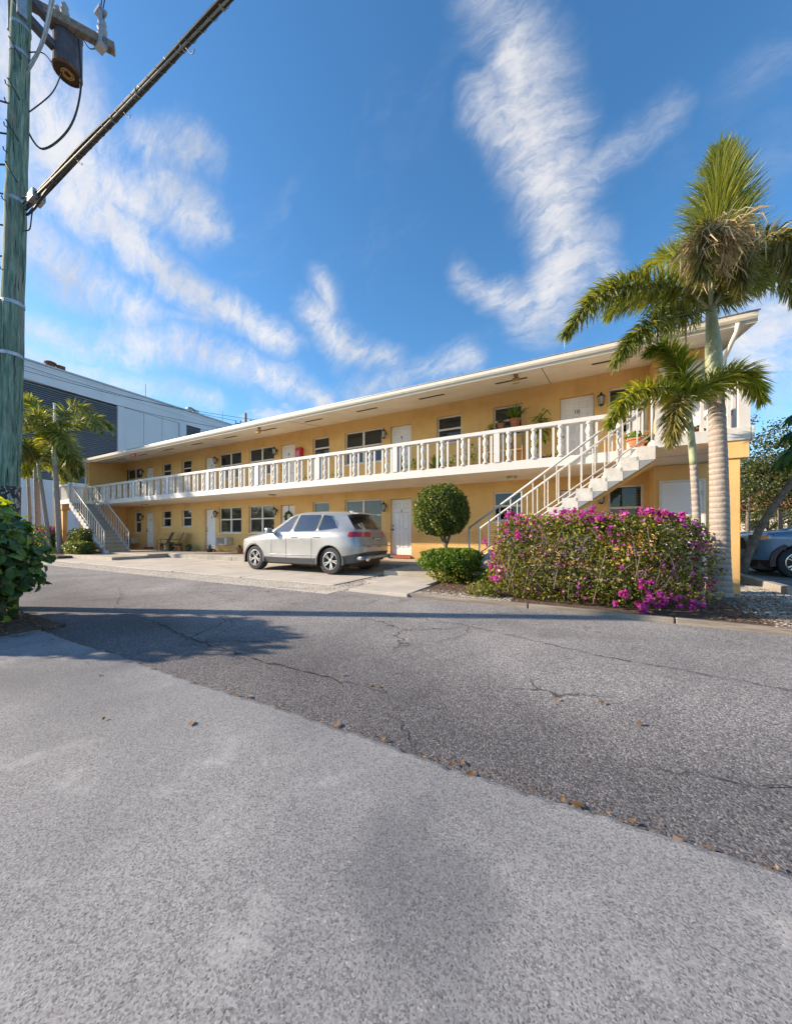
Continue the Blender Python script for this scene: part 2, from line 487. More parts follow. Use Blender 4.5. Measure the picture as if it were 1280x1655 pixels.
M['bark'] = plain('bark', (0.17, 0.135, 0.105), 0.9, 0.5, 9, bump=0.01, bscale=40)
M['frond'] = leaf_mat('palm_leaflet', [(0.0, (0.07, 0.115, 0.024)), (0.5, (0.155, 0.195, 0.04)), (0.85, (0.28, 0.295, 0.065)), (1.0, (0.42, 0.37, 0.12))])
M['frondlite'] = leaf_mat('young_palm_leaflet', [(0.0, (0.11, 0.15, 0.02)), (0.5, (0.23, 0.27, 0.03)), (0.85, (0.38, 0.38, 0.045)), (1.0, (0.45, 0.38, 0.08))], 0.45, 0.5)
M['frondolive'] = leaf_mat('olive_palm_leaflet', [(0.0, (0.10, 0.10, 0.028)), (0.5, (0.20, 0.185, 0.045)), (1.0, (0.34, 0.28, 0.10))])
M['dry'] = leaf_mat('dry_seed_strands', [(0.0, (0.24, 0.16, 0.09)), (0.6, (0.46, 0.34, 0.21)), (1.0, (0.58, 0.44, 0.28))], 0.8, 0.3)
M['box'] = leaf_mat('clipped_shrub_leaf', [(0.0, (0.05, 0.085, 0.02)), (0.5, (0.11, 0.155, 0.032)), (0.85, (0.17, 0.21, 0.045)), (1.0, (0.24, 0.245, 0.07))])
M['bright'] = leaf_mat('bright_shrub_leaf', [(0.0, (0.06, 0.125, 0.016)), (0.5, (0.12, 0.21, 0.026)), (1.0, (0.20, 0.28, 0.045))])
M['boug'] = leaf_mat('bougainvillea_leaf', [(0.0, (0.06, 0.085, 0.018)), (0.4, (0.13, 0.155, 0.028)), (0.7, (0.22, 0.245, 0.04)), (0.9, (0.35, 0.34, 0.055)), (1.0, (0.30, 0.24, 0.09))])
M['bract'] = leaf_mat('magenta_bract', [(0.0, (0.34, 0.035, 0.31)), (0.5, (0.52, 0.06, 0.44)), (0.85, (0.60, 0.12, 0.50)), (1.0, (0.46, 0.05, 0.27))], 0.6, 0.4)
M['bigleaf'] = leaf_mat('broad_glossy_leaf', [(0.0, (0.03, 0.075, 0.032)), (0.45, (0.055, 0.125, 0.04)), (0.75, (0.10, 0.19, 0.04)), (1.0, (0.22, 0.32, 0.04))], 0.35, 0.3, 0.5)
M['young_lit_leaf'] = leaf_mat('young_sunlit_leaf', [(0.0, (0.28, 0.38, 0.03)), (1.0, (0.50, 0.52, 0.05))], 0.4, 0.45, 0.4)  # yellow of young leaves, brightened to hold the sun on the bush top
M['tree'] = leaf_mat('tree_leaf', [(0.0, (0.03, 0.045, 0.014)), (0.5, (0.065, 0.085, 0.024)), (0.85, (0.12, 0.13, 0.035)), (1.0, (0.19, 0.17, 0.06))])
M['umbrella'] = leaf_mat('umbrella_leaf', [(0.0, (0.025, 0.07, 0.015)), (0.5, (0.05, 0.12, 0.02)), (1.0, (0.12, 0.21, 0.03))], 0.3, 0.3, 0.5)
M['litter'] = leaf_mat('dry_leaf_litter', [(0.0, (0.10, 0.06, 0.035)), (0.5, (0.20, 0.12, 0.07)), (1.0, (0.34, 0.22, 0.13))], 0.8, 0.1)
M['fallen'] = leaf_mat('fallen_leaf', [(0.0, (0.17, 0.085, 0.03)), (0.5, (0.29, 0.16, 0.06)), (1.0, (0.23, 0.14, 0.09))], 0.7, 0.1)
M['pebble'] = leaf_mat('pebbles', [(0.0, (0.20, 0.18, 0.15)), (0.5, (0.42, 0.38, 0.31)), (1.0, (0.62, 0.57, 0.48))], 0.8, 0.0)
M['crack'] = plain('crack_tar', (0.025, 0.025, 0.025), 0.9, 0.4, 30)
M['silver'] = plain('silver_champagne_paint', (0.40, 0.405, 0.405), 0.34, 0.03, 2, metal=0.5, extra={'Coat Weight': 0.35, 'Coat Roughness': 0.18})
M['blue'] = plain('blue_paint', (0.19, 0.31, 0.46), 0.3, 0.08, 2, metal=0.3, extra={'Coat Weight': 0.7, 'Coat Roughness': 0.06})
M['clad'] = plain('grey_plastic_cladding', (0.085, 0.092, 0.10), 0.55, 0.2, 8)
M['maroonclad'] = plain('dark_maroon_cladding', (0.075, 0.042, 0.048), 0.6, 0.2, 8)
M['carglass'] = glass_mat('car_glass', (0.012, 0.014, 0.016), 0.75, 2.1)
M['tyre'] = plain('tyre_rubber', (0.035, 0.035, 0.037), 0.85, 0.3, 15)
M['rim'] = plain('alloy_rim', (0.62, 0.62, 0.63), 0.25, 0.12, 10, metal=0.85)
M['taillight'] = plain('red_lamp_lens', (0.50, 0.015, 0.03), 0.12, 0.2, 20, extra={'Coat Weight': 1.0})
M['amber'] = plain('amber_lens', (0.72, 0.22, 0.02), 0.15, 0.2, 20, extra={'Coat Weight': 1.0})
M['lampclear'] = plain('clear_lamp_lens', (0.55, 0.56, 0.58), 0.12, 0.2, 20, extra={'Coat Weight': 1.0})
M['chrome'] = plain('chrome', (0.7, 0.7, 0.7), 0.15, 0.1, 20, metal=1.0)
M['plate'] = plain('number_plate', (0.65, 0.65, 0.62), 0.4, 0.1, 20)
M['garage'] = plain('white_metal_cladding', (0.62, 0.66, 0.70), 0.5, 0.10, 0.25)
M['louvre'] = plain('grey_louvre_metal', (0.20, 0.22, 0.25), 0.5, 0.15, 0.5)
M['tile'] = plain('red_roof_tile', (0.36, 0.13, 0.07), 0.8, 0.3, 2)
M['cream'] = plain('cream_render', (0.60, 0.52, 0.38), 0.85, 0.15, 1)
M['yellow_line'] = plain('yellow_line_paint', (0.62, 0.36, 0.05), 0.8, 0.4, 9)


# ------------------------------------------------------------------ mesh helpers
class MB:
    def __init__(self):
        self.v, self.f, self.mi = [], [], []

    def add(self, vs, fs, mi=0):
        b = len(self.v)
        self.v.extend([tuple(q) for q in vs])
        for f in fs:
            self.f.append([b + i for i in f])
            self.mi.append(mi)
        return self

    def box(self, x0, x1, y0, y1, z0, z1, mi=0):
        vs = [(x, y, z) for x in (x0, x1) for y in (y0, y1) for z in (z0, z1)]
        return self.add(vs, [(0, 1, 3, 2), (4, 6, 7, 5), (0, 4, 5, 1), (2, 3, 7, 6), (0, 2, 6, 4), (1, 5, 7, 3)], mi)

    def obox(self, c, ax, h, mi=0):
        c = Vector(c)
        A = [Vector(a) * q for a, q in zip(ax, h)]
        vs = [c + A[0] * sx + A[1] * sy + A[2] * sz for sx in (-1, 1) for sy in (-1, 1) for sz in (-1, 1)]
        return self.add(vs, [(0, 1, 3, 2), (4, 6, 7, 5), (0, 4, 5, 1), (2, 3, 7, 6), (0, 2, 6, 4), (1, 5, 7, 3)], mi)

    def bar(self, a, b, w, d, up=(0, 0, 1), mi=0):
        a, b = Vector(a), Vector(b)
        t = (b - a).normalized()
        s = t.cross(Vector(up))
        s = s.normalized() if s.length > 1e-4 else Vector((1, 0, 0))
        u = s.cross(t).normalized()
        return self.obox((a + b) / 2, (t, s, u), ((b - a).length / 2, w / 2, d / 2), mi)

    def tube(self, pts, rad, seg=8, cap=True, mi=0):
        pts = [Vector(p) for p in pts]
        n = len(pts)
        rads = [rad] * n if isinstance(rad, (int, float)) else list(rad)
        t0 = (pts[1] - pts[0]).normalized()
        nrm = t0.orthogonal().normalized()
        rings = []
        prev = t0
        vs = []
        for i, p in enumerate(pts):
            t = (pts[min(i + 1, n - 1)] - pts[max(i - 1, 0)]).normalized()
            nrm = prev.rotation_difference(t) @ nrm
            nrm = (nrm - t * nrm.dot(t)).normalized()
            prev = t
            bn = t.cross(nrm)
            for k in range(seg):
                a = 2 * math.pi * k / seg
                vs.append(p + (nrm * math.cos(a) + bn * math.sin(a)) * rads[i])
        fs = []
        for i in range(n - 1):
            for k in range(seg):
                k2 = (k + 1) % seg
                fs.append((i * seg + k, i * seg + k2, (i + 1) * seg + k2, (i + 1) * seg + k))
        if cap:
            fs.append(tuple(range(seg - 1, -1, -1)))
            fs.append(tuple((n - 1) * seg + k for k in range(seg)))
        return self.add(vs, fs, mi)

    def lathe(self, prof, seg=14, c=(0, 0, 0), axis='z', mi=0, cap=True):
        vs = []
        for r, h in prof:
            for k in range(seg):
                a = 2 * math.pi * k / seg
                if axis == 'z':
                    vs.append((c[0] + r * math.cos(a), c[1] + r * math.sin(a), c[2] + h))
                elif axis == 'y':
                    vs.append((c[0] + r * math.cos(a), c[1] + h, c[2] + r * math.sin(a)))
                else:
                    vs.append((c[0] + h, c[1] + r * math.cos(a), c[2] + r * math.sin(a)))
        fs = []
        n = len(prof)
        for i in range(n - 1):
            for k in range(seg):
                k2 = (k + 1) % seg
                fs.append((i * seg + k, i * seg + k2, (i + 1) * seg + k2, (i + 1) * seg + k))
        if cap:
            fs.append(tuple(range(seg - 1, -1, -1)))
            fs.append(tuple((n - 1) * seg + k for k in range(seg)))
        return self.add(vs, fs, mi)

    def prism(self, poly, a, b, axis='y', mi=0):
        """poly of 2-D points swept from a to b along an axis"""
        n = len(poly)
        def pt(p, t):
            return (p[0], t, p[1]) if axis == 'y' else ((t, p[0], p[1]) if axis == 'x' else (p[0], p[1], t))
        vs = [pt(p, a) for p in poly] + [pt(p, b) for p in poly]
        fs = [tuple(range(n)), tuple(range(2 * n - 1, n - 1, -1))]
        for i in range(n):
            j = (i + 1) % n
            fs.append((i, i + n, j + n, j))
        return self.add(vs, fs, mi)

    def build(self, name, mats, parent=None, smooth=False, bevel=0.0, label=None, fix=True):
        org = ORG.get(parent.name, (0, 0, 0)) if parent else (0, 0, 0)
        me = bpy.data.meshes.new(name)
        vs = self.v
        if any(org):
            vs = [(x - org[0], y - org[1], z - org[2]) for x, y, z in vs]
        me.from_pydata(vs, [], self.f)
        for m in (mats if isinstance(mats, (list, tuple)) else [mats]):
            me.materials.append(m)
        if any(self.mi):
            me.polygons.foreach_set('material_index', self.mi)
        if fix:
            bm = bmesh.new()
            bm.from_mesh(me)
            bmesh.ops.recalc_face_normals(bm, faces=bm.faces)
            bm.to_mesh(me)
            bm.free()
        if smooth:
            me.polygons.foreach_set('use_smooth', [True] * len(me.polygons))
        return link(name, me, parent, label, bevel)


ORG = {}


def link(name, me, parent=None, label=None, bevel=0.0):
    o = bpy.data.objects.new(name, me)
    COL.objects.link(o)
    if parent:
        o.parent = parent
        ORG[o.name] = ORG.get(parent.name, (0, 0, 0))
    if label:
        o['label'] = label
    if bevel:
        b = o.modifiers.new('bevel', 'BEVEL')
        b.width = bevel
        b.segments = 2
        b.limit_method = 'ANGLE'
    return o


def tag(o, label, cat, group=None, kind=None):
    if label:
        o['label'] = label
    if cat:
        o['category'] = cat
    if group:
        o['group'] = group
    if kind:
        o['kind'] = kind
    return o


def thing(name, label, cat, loc, group=None):
    o = bpy.data.objects.new(name, None)
    COL.objects.link(o)
    o.empty_display_size = 0.2
    o.location = loc
    ORG[o.name] = tuple(loc)
    return tag(o, label, cat, group)


def struct(o):
    o['kind'] = 'structure'
    return o


def shared(name, me, parent, loc, rotz=0.0, scale=None, label=None):
    """an object on shared mesh data, at a place given in the world"""
    o = bpy.data.objects.new(name, me)
    COL.objects.link(o)
    org = ORG.get(parent.name, (0, 0, 0)) if parent else (0, 0, 0)
    o.location = (loc[0] - org[0], loc[1] - org[1], loc[2] - org[2])
    o.rotation_euler[2] = rotz
    if scale:
        o.scale = scale
    if parent:
        o.parent = parent
        ORG[o.name] = org
    if label:
        o['label'] = label
    return o


def dup(root, loc, label=None, rotz=None, scale=None):
    r = root.copy()
    COL.objects.link(r)
    r.location = loc
    if rotz is not None:
        r.rotation_euler[2] = rotz
    if scale is not None:
        r.scale = (scale,) * 3
    if label:
        r['label'] = label
    for ch in list(root.children):
        c = ch.copy()
        COL.objects.link(c)
        c.parent = r
        for g in list(ch.children):
            d = g.copy()
            COL.objects.link(d)
            d.parent = c
    return r


def mesh_of(mb, name, mats, smooth=False):
    o = mb.build(name, mats, None, smooth)
    me = o.data
    bpy.data.objects.remove(o)
    return me


def text_mesh(s, size, mat, depth=0.004):
    cu = bpy.data.curves.new('lettering', 'FONT')
    cu.body = s
    cu.size = size
    cu.extrude = depth
    cu.align_x = 'CENTER'
    cu.align_y = 'CENTER'
    cu.resolution_u = 3
    o = bpy.data.objects.new('lettering', cu)
    COL.objects.link(o)
    dg = bpy.context.evaluated_depsgraph_get()
    me = bpy.data.meshes.new_from_object(o.evaluated_get(dg))
    bpy.data.objects.remove(o)
    me.transform(Matrix(((1, 0, 0, 0), (0, 0, -1, 0), (0, 1, 0, 0), (0, 0, 0, 1))))
    me.materials.clear()
    me.materials.append(mat)
    return me


def fast_mesh(name, verts, quads, mats, rnd=None, mat_idx=None, smooth=False, nv=4):
    """numpy to mesh; quads is (n, nv)"""
    me = bpy.data.meshes.new(name)
    verts = np.asarray(verts, dtype=np.float32)
    quads = np.asarray(quads, dtype=np.int32)
    me.vertices.add(len(verts))
    me.vertices.foreach_set('co', verts.ravel())
    me.loops.add(quads.size)
    me.loops.foreach_set('vertex_index', quads.ravel())
    me.polygons.add(len(quads))
    me.polygons.foreach_set('loop_start', np.arange(0, quads.size, nv, dtype=np.int32))
    try:
        me.polygons.foreach_set('loop_total', np.full(len(quads), nv, dtype=np.int32))
    except Exception:
        pass
    for m in (mats if isinstance(mats, (list, tuple)) else [mats]):
        me.materials.append(m)
    if mat_idx is not None:
        me.polygons.foreach_set('material_index', np.asarray(mat_idx, dtype=np.int32))
    if rnd is not None:
        at = me.attributes.new('rnd', 'FLOAT', 'FACE')
        at.data.foreach_set('value', np.asarray(rnd, dtype=np.float32))
    if smooth:
        me.polygons.foreach_set('use_smooth', np.ones(len(quads), dtype=bool))
    me.update(calc_edges=True)
    me.validate()
    return me


def nrmz(a):
    return a / np.maximum(np.linalg.norm(a, axis=-1, keepdims=True), 1e-9)


def leaf_quads(C, size, hint=None, hint_w=0.6, aspect=0.5, fold=0.18, rs=RS):
    """one folded leaf (a kite of four corners) at each centre"""
    n = len(C)
    d = nrmz(rs.normal(size=(n, 3)))
    nn = rs.normal(size=(n, 3))
    if hint is not None:
        nn = nn * (1 - hint_w) + hint * hint_w * 1.6
        d = nrmz(d + hint * 0.35)
    nn = nrmz(nn - d * np.sum(nn * d, axis=1, keepdims=True))
    s = np.cross(d, nn)
    L = size * rs.uniform(0.65, 1.3, size=(n, 1))
    W = L * aspect
    a = C - d * L * 0.5
    tip = C + d * L * 0.5 - nn * L * 0.12
    l = C + s * W * 0.5 - d * L * 0.05 + nn * L * fold
    r = C - s * W * 0.5 - d * L * 0.05 + nn * L * fold
    V = np.stack([a, r, tip, l], axis=1).reshape(-1, 3)
    Q = np.arange(4 * n).reshape(n, 4)
    return V, Q


def blob(n, c, half, p=2.6, shell=0.45, lump=0.12, seed=1, zmin=None):
    """points through the outer part of a lumpy rounded box, with outward hints"""
    rs = np.random.RandomState(seed)
    d = nrmz(rs.normal(size=(n, 3)))
    k = np.sum(np.abs(d) ** p, axis=1) ** (-1.0 / p)
    ph = rs.uniform(0, 6.28, 12)
    fr = rs.uniform(2.0, 6.5, (12, 3))
    nz = np.zeros(n)
    for i in range(12):
        nz += np.sin(d @ fr[i] * 1.6 + ph[i])
    rr = 1 - shell * rs.uniform(0, 1, n) ** 1.8 + lump * nz / 3.0 + rs.normal(size=n) * 0.02
    P = d * (k * rr)[:, None] * np.array(half) + np.array(c)
    h = nrmz(d / np.array(half))
    if zmin is not None:
        keep = P[:, 2] > zmin
        P, h = P[keep], h[keep]
    return P, h


def cloud(name, P, h, size, mat, parent=None, hint_w=0.55, aspect=0.55, kind=None, rnd=None):
    org = np.array(ORG.get(parent.name, (0, 0, 0)) if parent else (0, 0, 0))
    V, Q = leaf_quads(P - org, size, h, hint_w, aspect)
    if rnd is None:
        rnd = RS.uniform(0, 1, len(Q))
    me = fast_mesh(name, V, Q, mat, rnd=rnd)
    o = link(name, me, parent)
    if kind:
        o['kind'] = kind
    return o


def bezier(p0, p1, p2, n):
    p0, p1, p2 = Vector(p0), Vector(p1), Vector(p2)
    return [(p0 * (1 - t) ** 2 + p1 * 2 * t * (1 - t) + p2 * t * t) for t in [i / n for i in range(n + 1)]]

# ==================================================================== GROUND
W_Y = 11.03          # facade plane
UP = 2.96            # upper walkway level
X_L, X_R = -25.0, 2.75

struct(MB().box(-400, 400, -400, 400, -0.6, -0.03).build('ground', M['ground']))
# asphalt drive as one fine enough sheet
def sheet(x0, x1, y0, y1, z, nx, ny, wob=0.0, t=0.02):
    xs = np.linspace(x0, x1, nx)
    ys = np.linspace(y0, y1, ny)
    mb = MB()
    vs = [(x, y, z + (RS.normal() * wob if wob else 0)) for x in xs for y in ys]
    fs = [(i * ny + j, (i + 1) * ny + j, (i + 1) * ny + j + 1, i * ny + j + 1) for i in range(nx - 1) for j in range(ny - 1)]
    return mb.add(vs, fs)

struct(sheet(-60, 30, 1.2, 9.3, 0.0, 60, 30, 0.004).build('asphalt_driveway', M['asphalt'], smooth=True))
# foreground concrete apron, its edge broken and a little higher than the asphalt
ap = MB()
xs = np.linspace(-6.2, 14, 420)
e0 = 1.50 + 0.010 * np.sin(xs * 3.1) + RS.normal(size=len(xs)) * 0.006
rows = [(-8.0, 0.022), (0.6, 0.022), (1.2, 0.022), (None, 0.020), (0.03, 0.010), (0.045, -0.02)]
vs, n = [], len(xs)
for k, (yy, zz) in enumerate(rows):
    for i, x in enumerate(xs):
        if k < 3:
            vs.append((x, yy, zz))
        else:
            vs.append((x, e0[i] + (yy or 0.0), zz))
fs = [(k * n + i, k * n + i + 1, (k + 1) * n + i + 1, (k + 1) * n + i) for k in range(len(rows) - 1) for i in range(n - 1)]
struct(ap.add(vs, fs).build('concrete_apron', M['apron'], smooth=False))

# jagged cracks in the asphalt
def crack(pts, w):
    mb = MB()
    P = []
    for a, b in zip(pts[:-1], pts[1:]):
        a, b = Vector(a).to_3d(), Vector(b).to_3d()
        k = max(2, int((b - a).length / 0.06))
        for i in range(k):
            q = a.lerp(b, i / k)
            P.append(Vector((q.x + random.gauss(0, 0.014), q.y + random.gauss(0, 0.014), 0)))
    vs, fs = [], []
    for i, p in enumerate(P):
        t = (P[min(i + 1, len(P) - 1)] - P[max(0, i - 1)]).normalized()
        s = Vector((-t.y, t.x, 0)) * w * 0.6 * random.uniform(0.2, 1.0) * min(1, 4 * i / len(P) + .1, 4 * (len(P) - i) / len(P) + .1)
        vs += [(p.x + s.x, p.y + s.y, 0.010), (p.x - s.x, p.y - s.y, 0.010)]
    fs = [(2 * i, 2 * i + 1, 2 * i + 3, 2 * i + 2) for i in range(len(P) - 1)]
    return mb.add(vs, fs)

for pts, w in [([(-5.9, 2.45), (-4.6, 2.35), (-3.4, 2.12), (-2.3, 2.05), (-1.3, 2.05), (-0.9, 1.98)], 0.016),
               ([(-3.1, 4.15), (-1.2, 4.0), (0.2, 3.55), (1.6, 3.35), (3.4, 3.15)], 0.011),
               ([(-1.15, 4.02), (-1.05, 3.6), (-1.25, 3.2)], 0.008), ([(-6.5, 4.1), (-5.0, 3.75), (-3.1, 4.15)], 0.008),
               ([(0.1, 1.9), (1.1, 2.15), (2.4, 2.05)], 0.006), ([(-4.4, 3.1), (-3.6, 2.7), (-3.3, 2.1)], 0.007),
               ([(-8.5, 3.6), (-7.2, 3.1), (-5.9, 2.45)], 0.010)]:
    struct(crack(pts, w).build('crack', M['crack'], bpy.data.objects['asphalt_driveway'], fix=False))

# parking pad in cast slabs, joints left open
pad = struct(MB().box(-19.0, -4.5, 5.76, 9.08, -0.02, 0.012).build('parking_pad', M['soil']))
for i in range(5):
    x0 = -19.0 + i * 2.9
    struct(MB().box(x0 + 0.012, x0 + 2.888, 5.72 + random.uniform(-.03, .03), 9.07, -0.01, 0.024).build('concrete_slab', M['pad'], pad, bevel=0.006))
struct(MB().box(-3.82, -2.58, 5.33, 6.45, -0.02, 0.055).build('path_slab', M['pad'], bevel=0.008))
struct(MB().box(-4.15, -2.7, 6.463, 7.58, -0.02, 0.052).build('path_slab', M['pad'], bevel=0.008))
walk = struct(MB().box(-25.2, -16.7, 8.2, W_Y + 0.3, -0.02, 0.2).box(-16.7, -4.5, 9.1, W_Y + 0.3, -0.02, 0.2).box(-4.5, 2.7, 9.15, W_Y + 0.3, -0.02, 0.2).build('walkway', M['walk'], bevel=0.012))
struct(MB().box(-4.35, 0.9, 7.6, 9.147, -0.02, 0.16).build('stair_foot_slab', M['walk'], bevel=0.012))
struct(MB().box(-21.3, -16.72, 6.9, 8.197, -0.02, 0.14).build('stair_foot_slab', M['walk'], bevel=0.012))
for x0 in np.arange(-16.66, -4.6, 1.5):                                   # kerb stones along the walkway front
    struct(MB().box(x0, min(x0 + 1.488, -4.52), 9.01, 9.098, -0.02, 0.185 + random.uniform(-.006, .006)).build('kerb_stone', M['kerb'], walk, bevel=0.012))

# planting beds and lots
struct(MB().box(-2.55, 2.25, 5.40, 9.6, -0.02, 0.035).build('planting_bed', M['soil']))
struct(MB().box(2.25, 3.25, 5.36, 11.2, -0.02, 0.03).build('gravel_bed', M['soil']))
struct(MB().box(-34, -20.4, 6.4, 8.19, -0.02, 0.10).build('palm_bed', M['soil']))
struct(MB().box(-26, -5.35, -8, 1.75, -0.02, 0.03).build('hedge_bed', M['soil']))
struct(MB().box(3.0, 60, 9.3, 60, -0.02, 0.004).build('parking_lot', M['lot']))


def pebbles(name, n, fx, fy, z, s0, s1, mat, flat=0.6, drop=None):
    x, y = fx(n), fy(n)
    s = RS.uniform(s0, s1, n)
    base = np.array([(1, 0, 0), (0, 1, 0), (-1, 0, 0), (0, -1, 0), (0, 0, 1)], float)
    ang = RS.uniform(0, 6.28, n)
    ca, sa = np.cos(ang), np.sin(ang)
    jit = RS.uniform(0.7, 1.2, (n, 5))
    V = np.zeros((n, 5, 3))
    for k in range(5):
        bx, by, bz = base[k]
        V[:, k, 0] = x + s * jit[:, k] * (bx * ca - by * sa)
        V[:, k, 1] = y + s * jit[:, k] * 0.75 * (bx * sa + by * ca)
        V[:, k, 2] = z + s * flat * (bz * jit[:, k]) + (0 if k == 4 else s * 0.12)
    T3 = np.array([(0, 1, 4), (1, 2, 4), (2, 3, 4), (3, 0, 4)])
    Q = (np.arange(n)[:, None, None] * 5 + T3[None]).reshape(-1, 3)
    me = fast_mesh(name, V.reshape(-1, 3), Q, mat, rnd=np.repeat(RS.uniform(0, 1, n), 4), nv=3)
    o = link(name, me)
    o['kind'] = 'stuff'
    return o

U = RS.uniform
struct(MB().box(-19.5, -4.0, 4.92, 5.70, -0.02, 0.006).build('gravel_strip', M['pad']))
pebbles('gravel', 18000, lambda n: U(-19.5, -4.1, n), lambda n: 4.86 + 0.95 * U(0, 1, n) ** 0.75 + RS.normal(size=n) * 0.05, 0.0, 0.010, 0.028, M['pebble'])
pebbles('gravel', 2600, lambda n: U(-4.5, -3.8, n), lambda n: U(5.3, 8.9, n), 0.0, 0.012, 0.032, M['pebble'])
pebbles('gravel', 7000, lambda n: U(2.05, 3.3, n), lambda n: U(5.42, 9.6, n), 0.03, 0.010, 0.026, M['pebble'])
pebbles('gravel', 1500, lambda n: U(-2.55, -0.9, n), lambda n: 5.5 + np.abs(RS.normal(size=n)) * 0.25, 0.035, 0.008, 0.022, M['pebble'])


def litter(name, n, x0, x1, y0, y1, z, size=0.05, mat='litter'):
    P = np.stack([U(x0, x1, n), U(y0, y1, n), np.full(n, z) + U(0.0, 0.02, n)], 1)
    h = np.tile([0, 0, 1.0], (n, 1))
    V, Q = leaf_quads(P, size, None, 0, 0.45, 0.1)
    V[:, 2] = np.maximum(z + 0.002, z + (V[:, 2] - z) * 0.35)
    o = link(name, fast_mesh(name, V, Q, M[mat], rnd=U(0, 1, n)))
    o['kind'] = 'stuff'
    return o

pebbles('grit', 1500, lambda n: U(-5.5, 3.0, n), lambda n: 1.545 + np.abs(RS.normal(size=n)) * 0.03, 0.001, 0.0015, 0.0045, M['litter'])
litter('leaf_litter', 260, -5.5, 2.5, 1.53, 1.60, 0.004, 0.022)
litter('leaf_litter', 1500, -2.5, -0.4, 5.6, 7.4, 0.036)
litter('leaf_litter', 1600, 1.45, 2.9, 5.5, 7.9, 0.05, 0.06)
litter('leaf_litter', 900, -8.0, -5.1, 0.6, 1.75, 0.03, 0.05)
litter('leaf_litter', 500, -24.5, -20.5, 6.5, 8.1, 0.10, 0.06)

# timber edging round the bed
for i, (xa, ya, xb, yb) in enumerate([(-2.55, 5.40, -0.62, 5.38), (-0.60, 5.375, 1.08, 5.31), (1.10, 5.31, 3.3, 5.22)]):
    o = MB().bar((xa, ya, 0.025), (xb, yb, 0.022), 0.07, 0.09).build('edging_timber', M['greywood'], bevel=0.01)
    tag(o, ['weathered edging timber beside the concrete path slab', 'weathered edging timber under the bougainvillea blossoms', 'weathered edging timber in front of the gravel bed'][i], 'edging', 'timber edging of the planting bed')

# ==================================================================== APARTMENT BUILDING
bld = thing('apartment_building', 'yellow two storey apartment building with white balcony railing and outside stairs', 'building', (-11, W_Y, 0.2))
WT = 5.56
BZ, TZ = 1.15, 2.43             # sill and head of a lower window; the upper floor is 2.69 higher
FL = 2.69
doors = []                      # (x0, x1, z0, number)
for x0, lo, hi in ((-0.38, '1', '10'), (-6.04, '2', '9'), (-11.62, '3', '8'), (-17.02, '4', '7'), (-22.72, '5', '6')):
    doors.append((x0, x0 + 0.86, 0.335, lo))
    doors.append((x0, x0 + 0.86, 0.335 + FL, hi))
wins = []                       # (x0, x1, z0, z1, columns, look)
for f in (0, 1):
    q = f * FL
    for x0, x1 in ((-8.10, -6.40), (-13.68, -12.0), (-15.87, -14.2)):
        wins.append((x0, x1, BZ + q, TZ + q, 2, 'curtain' if not f else 'blind'))
    for x0, x1 in ((-9.75, -8.88), (-4.21, -3.33), (-2.30, -1.41), (-19.05, -18.16), (-20.94, -20.06)):
        wins.append((x0, x1, 1.50 + q, TZ + q, 1, 'blind'))
wins.append((0.81, 1.62, BZ, TZ, 1, 'louvred'))
wins.append((0.81, 1.70, BZ + FL, TZ + FL, 1, 'blind'))
wins.append((-23.96, -23.18, 1.17, 2.44, 1, 'blind'))
wins.append((-24.80, -23.06, BZ + FL, TZ + FL, 2, 'blind'))
opens = [(a, b, c - 0.115, c + 2.045) for a, b, c, _ in doors] + [(a, b, c, d) for a, b, c, d, _, _ in wins]


def wall_mesh(x0, x1, z0, z1, y, depth, opens):
    xs = sorted({x0, x1} | {o[0] for o in opens} | {o[1] for o in opens})
    zs = sorted({z0, z1} | {o[2] for o in opens} | {o[3] for o in opens})
    mb = MB()
    for xa, xb in zip(xs[:-1], xs[1:]):
        for za, zb in zip(zs[:-1], zs[1:]):
            cx, cz = (xa + xb) / 2, (za + zb) / 2
            if any(o[0] < cx < o[1] and o[2] < cz < o[3] for o in opens):
                continue
            mb.add([(xa, y, za), (xb, y, za), (xb, y, zb), (xa, y, zb)], [(0, 1, 2, 3)])
    for a, b, c, d in opens:
        e = y + depth
        mb.add([(a, y, c), (a, e, c), (a, e, d), (a, y, d)], [(0, 1, 2, 3)])
        mb.add([(b, y, c), (b, y, d), (b, e, d), (b, e, c)], [(0, 1, 2, 3)])
        mb.add([(a, y, d), (a, e, d), (b, e, d), (b, y, d)], [(0, 1, 2, 3)])
        mb.add([(a, y, c), (b, y, c), (b, e, c), (a, e, c)], [(0, 1, 2, 3)])
    return mb

wall_mesh(X_L, X_R, 0.2, WT, W_Y, 0.3, opens).build('facade_wall', M['stucco'], bld, fix=False)
MB().box(X_L, X_R, 18.6, 18.8, 0, WT - .02).box(X_R - 0.2, X_R, W_Y + 0.002, 18.6, 0, WT - .02).box(X_L, X_L + 0.2, W_Y + 0.002, 18.6, 0, WT - .02).build('outer_wall', M['stucco'], bld)
MB().box(X_L + 0.3, X_R - 0.3, W_Y + 0.36, W_Y + 0.42, 0.2, WT).build('room_backing', M['room'], bld)
